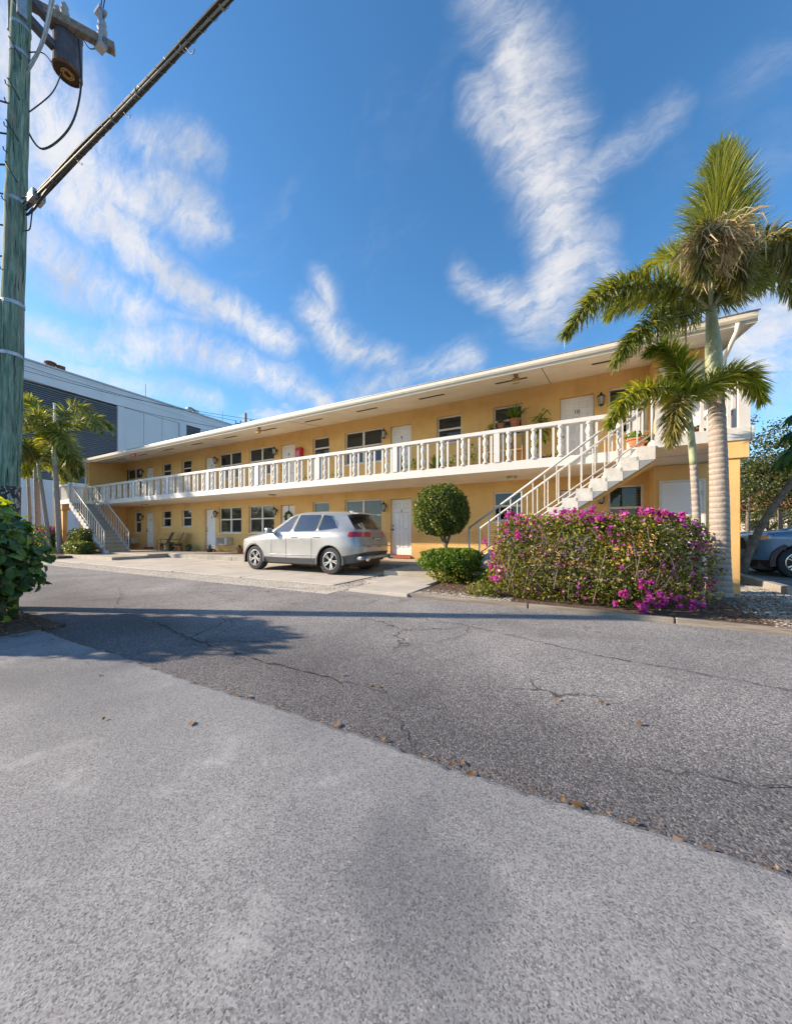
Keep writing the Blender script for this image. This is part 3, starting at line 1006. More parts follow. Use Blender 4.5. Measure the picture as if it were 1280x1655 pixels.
# wing wall that closes the left end, and the closet at the right end, both floors
MB().prism([(9.22, 0.2), (W_Y - 0.003, 0.2), (W_Y - 0.003, 2.755), (9.22, 2.755)], X_L - 0.2, X_L + 0.02, 'x').build('wing_wall', M['stucco'], bld)
MB().prism([(9.22, UP + .003), (W_Y - 0.003, UP + .003), (W_Y - 0.003, 5.54), (9.22, 5.262)], X_L - 0.2, X_L + 0.02, 'x').build('wing_wall', M['stucco'], bld)
for z0, z1 in ((0.2, 2.755), (UP + 0.003, 5.42)):
    MB().box(1.72, 2.76, 10.30, W_Y - 0.002, z0, z1).build('closet_wall', M['stucco'], bld, bevel=0.006)
    d = MB().box(1.86, 2.62, 10.262, 10.299, z0 + 0.06, z0 + 2.13).build('closet_door', M['door'], bld, bevel=0.004)
    MB().box(1.81, 1.857, 10.25, 10.299, z0 + 0.06, z0 + 2.18).box(2.623, 2.67, 10.25, 10.299, z0 + 0.06, z0 + 2.18).box(1.857, 2.623, 10.25, 10.299, z0 + 2.135, z0 + 2.18).build('door_frame', M['frame'], d)
    for q in (0.3, 1.05, 1.8):
        MB().box(2.60, 2.635, 10.243, 10.262, z0 + q, z0 + q + 0.10).build('hinge', M['steel'], d)
    MB().lathe([(0.022, 0), (0.03, -0.02), (0.03, -0.05), (0.015, -0.06)], 10, (1.94, 10.262, z0 + 1.0), 'y').build('knob', M['steel'], d, smooth=True)

# balcony slab, its landings, their corbels and pillars
MB().box(X_L - 0.2, X_R - 0.06, 9.18, W_Y - 0.002, 2.76, UP).build('balcony_slab', M['soffit'], bld)
MB().box(X_L - 0.2, X_R - 0.06, 9.125, 9.178, 2.745, UP + 0.015).build('slab_edge', M['white'], bld, bevel=0.008)
for xa, xb, px in ((1.34, 2.70, 2.31), (-25.62, -24.1, -25.55)):
    MB().box(xa, xb, 8.12, 9.122, 2.76, UP).build('landing_slab', M['soffit'], bld)
    MB().box(xa, xb, 8.065, 8.118, 2.745, UP + 0.012).build('slab_edge', M['white'], bld, bevel=0.008)
    MB().box(px, px + 0.38, 8.09, 8.5, 2.44, 2.757).build('corbel', M['render'], bld, bevel=0.008)
    MB().box(px + 0.03, px + 0.27, 7.96 + (0.16 if px > 0 else .2), 8.36, -0.02, 2.437).build('pillar', M['render'], bld, bevel=0.008)
MB().box(-25.0, -24.2, 8.75, 9.1, 0.1, 2.757).build('pillar', M['render'], bld, bevel=0.008)
MB().box(2.705, 2.75, 8.07, W_Y, 2.745, UP + 0.012).build('slab_edge', M['white'], bld, bevel=0.006)

# roof: sloping soffit, fascia, gutter, felt
RXL, RXR = -25.3, 3.12
e_y, e_z = 9.10, 5.25
MB().add([(RXL, e_y, e_z), (RXR, e_y, e_z), (RXR, W_Y - 0.002, 5.55), (RXL, W_Y - 0.002, 5.55)], [(0, 1, 2, 3)]).build('soffit', M['soffit'], bld, fix=False)
MB().add([(X_R + .003, W_Y, 5.55), (RXR, W_Y, 5.55), (RXR, 19.2, 5.55), (X_R + .003, 19.2, 5.55)], [(0, 1, 2, 3)]).build('soffit', M['soffit'], bld, fix=False)
mid = 14.9
MB().add([(RXL, 9.0, 5.40), (RXR, 9.0, 5.40), (RXR, mid, 6.30), (RXL, mid, 6.30), (RXR, 19.3, 5.5), (RXL, 19.3, 5.5)], [(0, 1, 2, 3), (3, 2, 4, 5)]).build('roof', M['roof'], bld, fix=False)
MB().box(RXL - 0.02, RXR + 0.02, 8.975, 8.999, 5.385, 5.41).build('drip_edge', M['steel'], bld)
MB().box(RXL, RXR, 9.06, 9.098, 5.20, 5.385).build('fascia', M['fascia'], bld)
gut = MB()
gut.prism([(9.056, 5.26), (9.01, 5.26), (8.985, 5.30), (8.975, 5.372), (8.99, 5.375), (9.0, 5.31), (9.02, 5.28), (9.056, 5.278)], RXL + 0.01, RXR - 0.01, 'x')
gut.build('gutter', M['fascia'], bld)
MB().add([(RXR + .003, 9.05, 5.20), (RXR + .003, 9.05, 5.40), (RXR + .003, mid, 6.30), (RXR + .003, mid, 6.06), (RXR + .003, 19.2, 5.3), (RXR + .003, 19.2, 5.52)], [(0, 3, 2, 1), (3, 4, 5, 2)]).build('rake_board', M['fascia'], bld, fix=False)
MB().add([(RXR - .03, 9.1, 5.22), (RXR + .002, 9.1, 5.22), (RXR + .002, 14, 6.0), (RXR - .03, 14, 6.0)], [(0, 1, 2, 3)]).build('rake_underside', M['fascia'], bld, fix=False)
# gable wall above the end wall
MB().prism([(W_Y, 5.5), (19.1, 5.5), (mid, 6.2)], X_R - 0.18, X_R - 0.01, 'x').build('gable_wall', M['stucco'], bld)
MB().tube([(2.83, 9.02, 5.24), (2.83, 9.06, 5.10), (2.81, 9.3, 4.96), (2.79, 9.55, 4.80), (2.79, 9.62, 4.6), (2.79, 9.62, 3.0)], 0.04, 10).build('downspout', M['fascia'], bld, smooth=True)
MB().tube([(-25.22, 9.02, 5.24), (-25.22, 9.05, 5.12), (-25.24, 9.14, 4.98), (-25.25, 9.16, 4.8), (-25.25, 9.16, 3.0)], 0.045, 10).build('downspout', M['fascia'], bld, smooth=True)
sl_k = 0.30 / 1.93
vent = MB().box(-0.42, 0.42, -0.052, 0.052, -0.012, -0.004).add([(-0.45, -0.075, -0.003), (0.45, -0.075, -0.003), (0.45, 0.075, -0.003), (-0.45, 0.075, -0.003)], [(0, 3, 2, 1)], 1)
vme = mesh_of(vent, 'soffit_vent', [M['dark'], M['soffit']])
for k in range(11):
    o = shared('soffit_vent', vme, bld, (-22.9 + k * 2.37, 9.86, 5.25 + (9.86 - 9.1) * sl_k))
    o.rotation_euler[0] = math.atan(sl_k)
for x in (-24.0, -19.2, -14.4, -9.4, -0.75):                             # joints between the soffit boards
    MB().bar((x, 9.1, 5.248), (x + .12, W_Y - .01, 5.547), 0.014, 0.006).build('soffit_joint', M['dark'], bld)

# windows
sash_cache = {}
for x0, x1, z0, z1, ncol, kind in wins:
    yf = W_Y + 0.075
    fr = MB()
    t = 0.055
    fr.box(x0, x0 + t, yf, yf + 0.07, z0, z1).box(x1 - t, x1, yf, yf + 0.07, z0, z1)
    fr.box(x0 + t, x1 - t, yf, yf + 0.07, z1 - t, z1).box(x0 + t, x1 - t, yf, yf + 0.07, z0, z0 + t)
    cols = np.linspace(x0 + t, x1 - t, ncol + 1)
    zm = z0 + (z1 - z0) * 0.52
    for c in cols[1:-1]:
        fr.box(c - 0.045, c + 0.045, yf - 0.004, yf + 0.066, z0 + t, z1 - t)
    for a, b in zip(cols[:-1], cols[1:]):
        a2 = a + (0.045 if a > x0 + t + .01 else 0)
        b2 = b - (0.045 if b < x1 - t - .01 else 0)
        fr.box(a2, b2, yf - 0.012, yf + 0.05, zm - 0.03, zm + 0.03)
    wo = fr.build('window', M['frame'], bld, bevel=0.006)
    MB().box(x0 - 0.03, x1 + 0.03, W_Y - 0.035, W_Y + 0.07, z0 - 0.045, z0 - 0.002).build('window_sill', M['frame'], wo, bevel=0.006)
    for a, b in zip(cols[:-1], cols[1:]):
        for q0, q1, yy in ((z0 + t, zm - 0.03, yf + 0.045), (zm + 0.03, z1 - t, yf + 0.025)):
            MB().add([(a, yy, q0), (b, yy, q0), (b, yy, q1), (a, yy, q1)], [(0, 1, 2, 3)]).build('pane', M['glass'], wo, fix=False)
    # what hangs behind the glass
    yc = yf + 0.13
    nb = 26 if ncol == 2 else 14
    cu = MB()
    if kind == 'curtain':
        xs = np.linspace(x0 + .03, x1 - .03, nb * 2)
        vs = []
        for i, x in enumerate(xs):
            yy = yc + (0.02 if i % 2 else -0.02)
            vs += [(x, yy, z0), (x, yy, z0 + (z1 - z0) * random.choice([0.98, 0.98, 0.98]))]
        cu.add(vs, [(2 * i, 2 * i + 2, 2 * i + 3, 2 * i + 1) for i in range(len(xs) - 1)])
        cu.build('curtain', M['curtain'], wo, fix=False)
    elif kind == 'louvred':
        for k in range(26):
            zz = z0 + (z1 - z0) * (k + 0.5) / 26
            cu.add([(x0, yc - .018, zz - .012), (x1, yc - .018, zz - .012), (x1, yc + .012, zz + .017), (x0, yc + .012, zz + .017)], [(0, 1, 2, 3)])
        cu.build('blind', M['curtain'], wo, fix=False)
    else:
        lo = z0 + (z1 - z0) * random.choice([0.0, 0.05, 0.45, 0.5])
        for k in range(24):
            za, zb = lo + (z1 - lo) * k / 24, lo + (z1 - lo) * (k + 0.86) / 24
            cu.add([(x0, yc - .01, za), (x1, yc - .01, za), (x1, yc + .008, zb), (x0, yc + .008, zb)], [(0, 1, 2, 3)])
        cu.build('blind', M['blind'], wo, fix=False)

# doors: slab, six raised panels, number, knob, brick sill
pm = {}
def panel_mesh(w, h):
    key = (round(w, 3), round(h, 3))
    if key not in pm:
        mb = MB()
        a = 0.022
        outer = [(-w / 2, -h / 2), (w / 2, -h / 2), (w / 2, h / 2), (-w / 2, h / 2)]
        def ring(s, y):
            return [(x * (1 - 2 * s / w), y, z * (1 - 2 * s / h)) for x, z in outer]
        rs_ = ring(0, 0.0) + ring(a * .55, 0.014) + ring(a, 0.014) + ring(a * 2.3, -0.006)
        fs_ = []
        for k in range(3):
            for i in range(4):
                j = (i + 1) % 4
                fs_.append((k * 4 + i, k * 4 + j, k * 4 + 4 + j, k * 4 + 4 + i))
        fs_.append((12, 13, 14, 15))
        mb.add(rs_, fs_)
        pm[key] = mesh_of(mb, 'panel', M['door'])
    return pm[key]

brick_me = mesh_of(MB().box(-0.055, 0.055, -0.10, 0.16, -0.05, 0.05), 'brick', M['brick'])
knob_me = mesh_of(MB().lathe([(0.03, 0), (0.03, -0.008), (0.012, -0.012), (0.012, -0.035), (0.028, -0.045), (0.028, -0.065), (0.015, -0.075)], 10, (0, 0, 0), 'y'), 'door_knob', M['black'], True)
bolt_me = mesh_of(MB().lathe([(0.026, 0), (0.026, -0.02), (0.012, -0.026)], 10, (0, 0, 0.14), 'y'), 'deadbolt', M['black'], True)
for x0, x1, z0, num in doors:
    yd = W_Y + 0.10
    w, h = x1 - x0, 2.03
    flat = num in ('3',)
    slab = MB()
    # stiles and rails stand between recessed panels
    xs = [x0 + 0.01, x0 + 0.13, x0 + w / 2 - 0.055, x0 + w / 2 + 0.055, x1 - 0.13, x1 - 0.01]
    zs = [z0, z0 + 0.22, z0 + 0.80, z0 + 0.94, z0 + 1.58, z0 + 1.69, z0 + 1.90, z0 + h]
    if flat:
        slab.box(xs[0], x0 + w / 2 - .004, yd, yd + 0.04, z0, z0 + h).box(x0 + w / 2 + .004, xs[5], yd, yd + 0.04, z0, z0 + h)
        slab.box(x0 + w / 2 - .004, x0 + w / 2 + .004, yd + 0.012, yd + 0.04, z0, z0 + h)
    else:
        for a, b in ((0, 1), (2, 3), (4, 5)):
            slab.box(xs[a], xs[b], yd, yd + 0.04, z0, z0 + h)
        for a, b in ((0, 1), (2, 3), (4, 5), (6, 7)):
            slab.box(xs[1], xs[2], yd, yd + 0.04, zs[a], zs[b]).box(xs[3], xs[4], yd, yd + 0.04, zs[a], zs[b])
    do = slab.build('door', M['door'], bld)
    if not flat:
        for a, b in ((1, 2), (3, 4)):
            for c, d in ((1, 2), (3, 4), (5, 6)):
                shared('panel', panel_mesh(xs[b] - xs[a], zs[d] - zs[c]), do, ((xs[a] + xs[b]) / 2, yd + 0.002, (zs[c] + zs[d]) / 2))
        tm = text_mesh(num, 0.155, M['black'], 0.006)
        shared('door_number', tm, do, (x0 + w / 2, yd - 0.007, z0 + 1.60))
        MB().lathe([(0.012, 0.0), (0.012, -0.008)], 8, (x0 + w / 2, yd, z0 + 1.46), 'y').build('peephole', M['black'], do)
    shared('door_knob', knob_me, do, (x0 + 0.07, yd, z0 + 0.93))
    shared('deadbolt', bolt_me, do, (x0 + 0.07, yd, z0 + 0.93))
    if z0 < 2:
        for k in range(7):
            shared('brick', brick_me, do, (x0 + 0.062 + k * 0.1225, W_Y + 0.035, z0 - 0.066))
    else:
        MB().box(x0, x1, W_Y - 0.02, W_Y + 0.14, z0 - 0.115, z0 - 0.005).build('door_sill', M['walk'], do)

# balcony railing: handrail, posts, turned balusters and square pickets
RB, RT = UP + 0.015, 3.84
rail = MB().box(-25.1, 1.22, 9.10, 9.235, RT - 0.105, RT).build('balcony_railing', M['white'], bld, bevel=0.012)
h = RT - 0.105 - RB
prof = [(0.062, 0), (0.062, .035), (0.045, .05), (0.03, .08), (0.035, .11), (0.055, .17), (0.063, .225), (0.055, .28), (0.034, .325), (0.03, .34), (0.05, .352), (0.05, .372), (0.035, .385),
        (0.035, .395), (0.05, .408), (0.05, .428), (0.03, .44), (0.034, .455), (0.055, .50), (0.063, .555), (0.055, .61), (0.035, .67), (0.03, .70), (0.045, h - .05), (0.062, h - .035), (0.062, h)]
prof = [(r_ * 1.16, z_) for r_, z_ in prof]
bal_me = mesh_of(MB().lathe(prof, 14), 'turned_baluster', M['baluster'], True)
pick_me = mesh_of(MB().box(-0.025, 0.025, -0.025, 0.025, 0, h), 'square_picket', M['white'])
post_me = mesh_of(MB().box(-0.075, 0.075, -0.062, 0.062, 0, h), 'railing_post', M['white'])
posts = [-24.98] + [-22.9 + 3.012 * k for k in range(9)]
for i, p in enumerate(posts):
    shared('railing_post', post_me, rail, (p, 9.168, RB))
    if p > 0.5:
        continue
    nxt = posts[i + 1]
    nb = 5 if nxt - p > 2.5 else 3
    for k in range(nb):
        x = p + (nxt - p) * (k + 0.5) / nb
        shared('turned_baluster', bal_me, rail, (x, 9.168, RB), rotz=random.uniform(0, 6))
        for s in (-0.155, 0.155):
            shared('square_picket', pick_me, rail, (x + s, 9.168, RB))
# landing railings
lr = MB().box(1.40, 2.70, 8.075, 8.205, RT - 0.105, RT).box(2.57, 2.70, 8.21, 10.9, RT - 0.105, RT).build('landing_railing', M['white'], bld, bevel=0.012)
for p in ((1.46, 8.14), (2.62, 8.14), (2.635, 9.2), (2.635, 10.7)):
    shared('railing_post', post_me, lr, (p[0], p[1], RB))
for x in (1.66, 2.06, 2.43):
    shared('square_picket', pick_me, lr, (x, 8.14, RB))
for x in (1.86, 2.25):
    shared('turned_baluster', bal_me, lr, (x, 8.14, RB))
for k in range(9):
    y = 8.33 + k * 0.27
    shared('square_picket', pick_me, lr, (2.635, y, RB))
lr = MB().box(-25.62, -24.28, 8.075, 8.205, RT - 0.105, RT).box(-25.62, -25.49, 8.21, 9.24, RT - 0.105, RT).build('landing_railing', M['white'], bld, bevel=0.012)
for p in ((-24.36, 8.14), (-25.545, 8.14), (-25.545, 9.17)):
    shared('railing_post', post_me, lr, (p[0], p[1], RB))
for k in range(7):
    shared('square_picket', pick_me, lr, (-25.4 + k * 0.155, 8.14, RB))
for k in range(5):
    shared('turned_baluster' if k % 2 else 'square_picket', bal_me if k % 2 else pick_me, lr, (-25.555, 8.33 + k * 0.165, RB))


# ---- the two outside stairs
def staircase(label, x_top, x_bot, z0):
    s = thing('staircase', label, 'staircase', ((x_top + x_bot) / 2, 8.62, z0))
    n = 15
    rise = (UP - z0) / n
    run = (x_top - x_bot) / (n - 1)
    y0, y1 = 8.06, 9.11
    sg = 1 if run > 0 else -1
    th = 0.15
    # sloping slab under the steps: cream underside, white edge
    def zl(x):
        return z0 + rise + (x - x_bot) / run * rise
    a, b = x_bot, x_top
    MB().prism([(a - run * .2, z0 + 0.002), (a + run * 1.05, z0 + 0.002), (b, zl(b) - rise - 0.30), (b, zl(b) - rise - 0.03), (a - run * .2, z0 + 0.03)], y0 + 0.03, y1 - 0.03, 'y').build('stair_slab', M['render'], s)
    for yy in (y0, y1 - 0.026):
        MB().prism([(a - run * .3, z0 + 0.002), (a + run * .75, z0 + 0.004), (b, zl(b) - rise - 0.26), (b, zl(b) - rise - 0.10)], yy - 0.012, yy + 0.030, 'y').build('stringer', M['stringer'], s)
        MB().prism([(a - run * .3, z0 + 0.03), (a - run * .2, z0 + 0.03), (b, zl(b) - rise - 0.10), (b, zl(b) - rise + 0.015), (a - run * .3, z0 + .12)], yy - 0.006, yy + 0.030, 'y').build('stringer', M['white'], s)
    st = mesh_of(MB().box(-abs(run) * .5 - 0.012, abs(run) * .5 + 0.012, -(y1 - y0) / 2, (y1 - y0) / 2, -rise * 1.25, 0), 'step', [M['tread'] if sg < 0 else M['white']])
    for k in range(n - 1):
        shared('step', st, s, (a + run * (k + 0.5), (y0 + y1) / 2 + random.uniform(-.003, .003), z0 + rise * (k + 1)))
    ends = mesh_of(MB().box(-abs(run) * .5 - 0.02, abs(run) * .5 + 0.02, -0.028, 0.028, -rise * 1.3, 0.02), 'step_end', M['railmetal'])
    for yy in (y0 + 0.012, y1 - 0.012):
        for k in range(n - 1):
            shared('step_end', ends, s, (a + run * (k + 0.5), yy, z0 + rise * (k + 1)))
        p0 = Vector((a + run * .2, yy, z0 + rise))
        p1 = Vector((b - run * .1, yy, z0 + rise * (n - 0.3)))
        up = Vector((0, 0, 1))
        hr = MB().tube([p0 + up * 0.90, p1 + up * 0.90], 0.024, 8)
        hr.tube([p0 + up * 0.90, p0 + up * -0.13], 0.022, 8)
        hr.tube([p1 + up * 0.90, p1 + up * 0.0], 0.022, 8)
        hr.tube([p0 + up * 0.12, p1 + up * 0.12], 0.014, 6)
        ho = hr.build('handrail', M['railmetal'], s, smooth=True)
        pk = mesh_of(MB().box(-0.011, 0.011, -0.011, 0.011, 0, 0.78), 'rail_picket', M['railmetal'])
        m_ = n
        for k in range(1, m_):
            q = p0.lerp(p1, k / m_)
            shared('rail_picket', pk, ho, (q.x, q.y, q.z + 0.12))
    MB().box(min(a, a - run * .5), max(a, a - run * .5), y0 - 0.06, y0 + 0.12, z0, z0 + rise * .8).build('curb_block', M['white'], s)

staircase('white outside stair rising to the landing beside door 10 behind the flowering hedge', 1.34, -2.30, 0.16)
staircase('long outside stair with grey treads at the far end by the palms', -24.1, -20.25, 0.14)

# ---- lanterns, lamps and other fittings on the building
def lantern(x, z, label):
    t = thing('wall_lantern', label, 'wall lamp', (x, W_Y - 0.002, z), 'black lanterns on the facade')
    b = MB().lathe([(0.05, 0.0), (0.05, -0.02), (0.03, -0.03)], 10, (x, W_Y, z + 0.02), 'y')
    b.tube([(x, W_Y - 0.02, z + 0.02), (x, W_Y - 0.08, z + 0.10), (x, W_Y - 0.14, z + 0.12)], 0.012, 6)
    b.build('bracket', M['black'], t)
    y = W_Y - 0.15
    c = MB().lathe([(0.02, .17), (0.03, .13), (0.10, .07), (0.10, .05)], 6, (x, y, z))
    c.lathe([(0.065, -.19), (0.065, -.17), (0.03, -.21)], 6, (x, y, z))
    for k in range(6):
        a = math.pi / 3 * k
        c.tube([(x + .088 * math.cos(a), y + .088 * math.sin(a), z + .05), (x + .062 * math.cos(a), y + .062 * math.sin(a), z - .17)], 0.008, 4)
    c.build('cage', M['black'], t)
    MB().lathe([(0.055, -.165), (0.08, .05)], 6, (x, y, z)).build('glass', M['lampglass'], t)

UPPER = ['at the head of the near stair, by the door numbered 10', 'upstairs left of the door numbered 9', 'upstairs left of the door with the red cabinet', 'upstairs above the small beige air conditioner', 'upstairs at the far end over the far stair']
LOWER = ['under the near stair beside the blinds window', 'left of the downstairs door behind the clipped bush', 'left of the door with the wreath', 'between the patio chairs door and the big lower window', 'downstairs at the far end beside the foot of the far stair']
for i, (x, num_lo, num_hi) in enumerate(((0.64, '1', '10'), (-6.23, '2', '9'), (-11.83, '3', '8'), (-15.97, '4', '7'), (-22.92, '5', '6'))):
    for z, where in ((1.93 + 0.2, LOWER[i]), (1.93 + 0.2 + FL, UPPER[i])):
        lantern(x, z, 'black wall lantern ' + where)


def ceiling_lamp(x, y, label):
    t = thing('ceiling_lamp', label, 'ceiling lamp', (x, y, 2.757), 'lamps under the balcony')
    MB().lathe([(0.15, 0), (0.15, -0.03), (0.12, -0.04)], 14, (x, y, 2.757)).build('base', M['steel'], t, smooth=True)
    MB().lathe([(0.12, -0.04), (0.11, -0.085), (0.06, -0.11), (0.01, -0.115)], 14, (x, y, 2.757)).build('lens', M['lens'], t, smooth=True)

ceiling_lamp(-21.25, 10.3, 'round ceiling lamp under the balcony beside the far stair')
ceiling_lamp(-11.23, 10.22, 'round ceiling lamp under the balcony in front of the wreathed door')
ceiling_lamp(-1.61, 10.24, 'yellowed ceiling lamp under the balcony above the near stair')
for x, y, z, lb in ((-10.9, 9.27, 5.27, 'small floodlight under the eave above door 8'), (-1.37, 9.38, 5.29, 'small beige floodlight under the eave above the potted plants')):
    t = thing('floodlight', lb, 'floodlight', (x, y, z), 'floodlights under the eave')
    MB().box(x - .05, x + .05, y - .05, y + .05, z - 0.05, z).box(x - .015, x + .015, y - .015, y + .015, z - 0.11, z - .05).build('bracket', M['tan'], t)
    MB().obox((x, y - .03, z - .17), ((1, 0, 0), (0, .8, -.6), (0, .6, .8)), (.085, .05, .075)).build('housing', M['tan'], t, bevel=0.01)
    MB().obox((x, y - .03 - .042, z - .17 + .032 - .06), ((1, 0, 0), (0, .8, -.6), (0, .6, .8)), (.07, .008, .06)).build('lens', M['lens'], t)
# exit sign under the eave at the far end
t = thing('exit_sign', 'small red EXIT sign hanging under the eave at the far end', 'sign', (-19.87, 9.12, 5.25))
MB().box(-20.08, -19.66, 9.10, 9.14, 5.02, 5.22).box(-19.88, -19.86, 9.115, 9.125, 5.22, 5.25).build('sign_board', M['red'], t, bevel=0.004)
shared('lettering', text_mesh('EXIT', 0.10, M['whitepot'], 0.004), t, (-19.87, 9.093, 5.12))
# fire extinguisher cabinet
t = thing('extinguisher_cabinet', 'red fire extinguisher cabinet beside door 8', 'cabinet', (-10.39, W_Y, 4.3))
MB().box(-10.53, -10.25, W_Y - 0.20, W_Y - 0.002, 4.30, 4.78).build('case', M['red'], t, bevel=0.012)
MB().box(-10.49, -10.29, W_Y - 0.212, W_Y - 0.201, 4.36, 4.70).build('door', M['taillight'], t, bevel=0.006)
MB().box(-10.31, -10.285, W_Y - 0.235, W_Y - 0.213, 4.50, 4.57).build('latch', M['steel'], t)
t = thing('alarm_box', 'small red alarm box on the wall behind the silver car', 'alarm', (-10.39, W_Y, 1.78))
MB().box(-10.50, -10.28, W_Y - 0.12, W_Y - 0.002, 1.62, 1.86).build('case', M['red'], t, bevel=0.012)
MB().box(-10.46, -10.32, W_Y - 0.13, W_Y - 0.121, 1.68, 1.80).build('cover', M['whitepot'], t)


def ac_unit(x0, x1, z0, z1, label):
    t = thing('air_conditioner', label, 'air conditioner', ((x0 + x1) / 2, W_Y, z0), 'air conditioners in the lower wall')
    y = W_Y - 0.32
    MB().box(x0, x1, y, W_Y - 0.002, z0, z1).build('case', M['ac'], t, bevel=0.012)
    fr = MB()
    n = 9
    for k in range(n):
        z = z0 + 0.04 + (z1 - z0 - 0.08) * (k + .5) / n
        fr.obox(((x0 + x1) / 2 - .06, y - .012, z), ((1, 0, 0), (0, .8, .6), (0, -.6, .8)), ((x1 - x0) / 2 - .11, .012, .004))
    MB().box(x0 + .04, x1 - .17, y - .006, y - .001, z0 + .03, z1 - .03).build('grille_back', M['dark'], t)
    fr.build('grille', M['ac'], t)
    MB().box(x0 + .02, x0 + .05, y - 0.02, y - .001, z0 + .02, z1 - .02).build('side_rib', M['ac'], t)
    MB().box(x1 - .17, x1 - .03, y - .015, y - .001, z0 + .03, z1 - .03).build('control_cover', M['ac'], t)

ac_unit(-15.62, -14.82, 0.56, 0.93, 'beige air conditioner through the wall beside door 4')
ac_unit(-24.30, -23.45, 0.52, 0.88, 'beige air conditioner through the wall beside the far stair')
# wreath on door 3
t = thing('wreath', 'dark green and gold wreath hanging on the door behind the silver car', 'wreath', (-11.19, W_Y + 0.08, 1.93))
rs = np.random.RandomState(5)
an = rs.uniform(0, 6.28, 500)
P = np.stack([-11.19 + (0.19 + rs.normal(size=500) * .03) * np.cos(an), W_Y + .055 + rs.normal(size=500) * .025, 1.86 + (0.19 + rs.normal(size=500) * .03) * np.sin(an)], 1)
cloud('leaves', P, None, 0.075, M['boug'], t)
MB().box(-11.20, -11.18, W_Y + .088, W_Y + .096, 2.05, 2.36).build('ribbon', M['dark'], t)

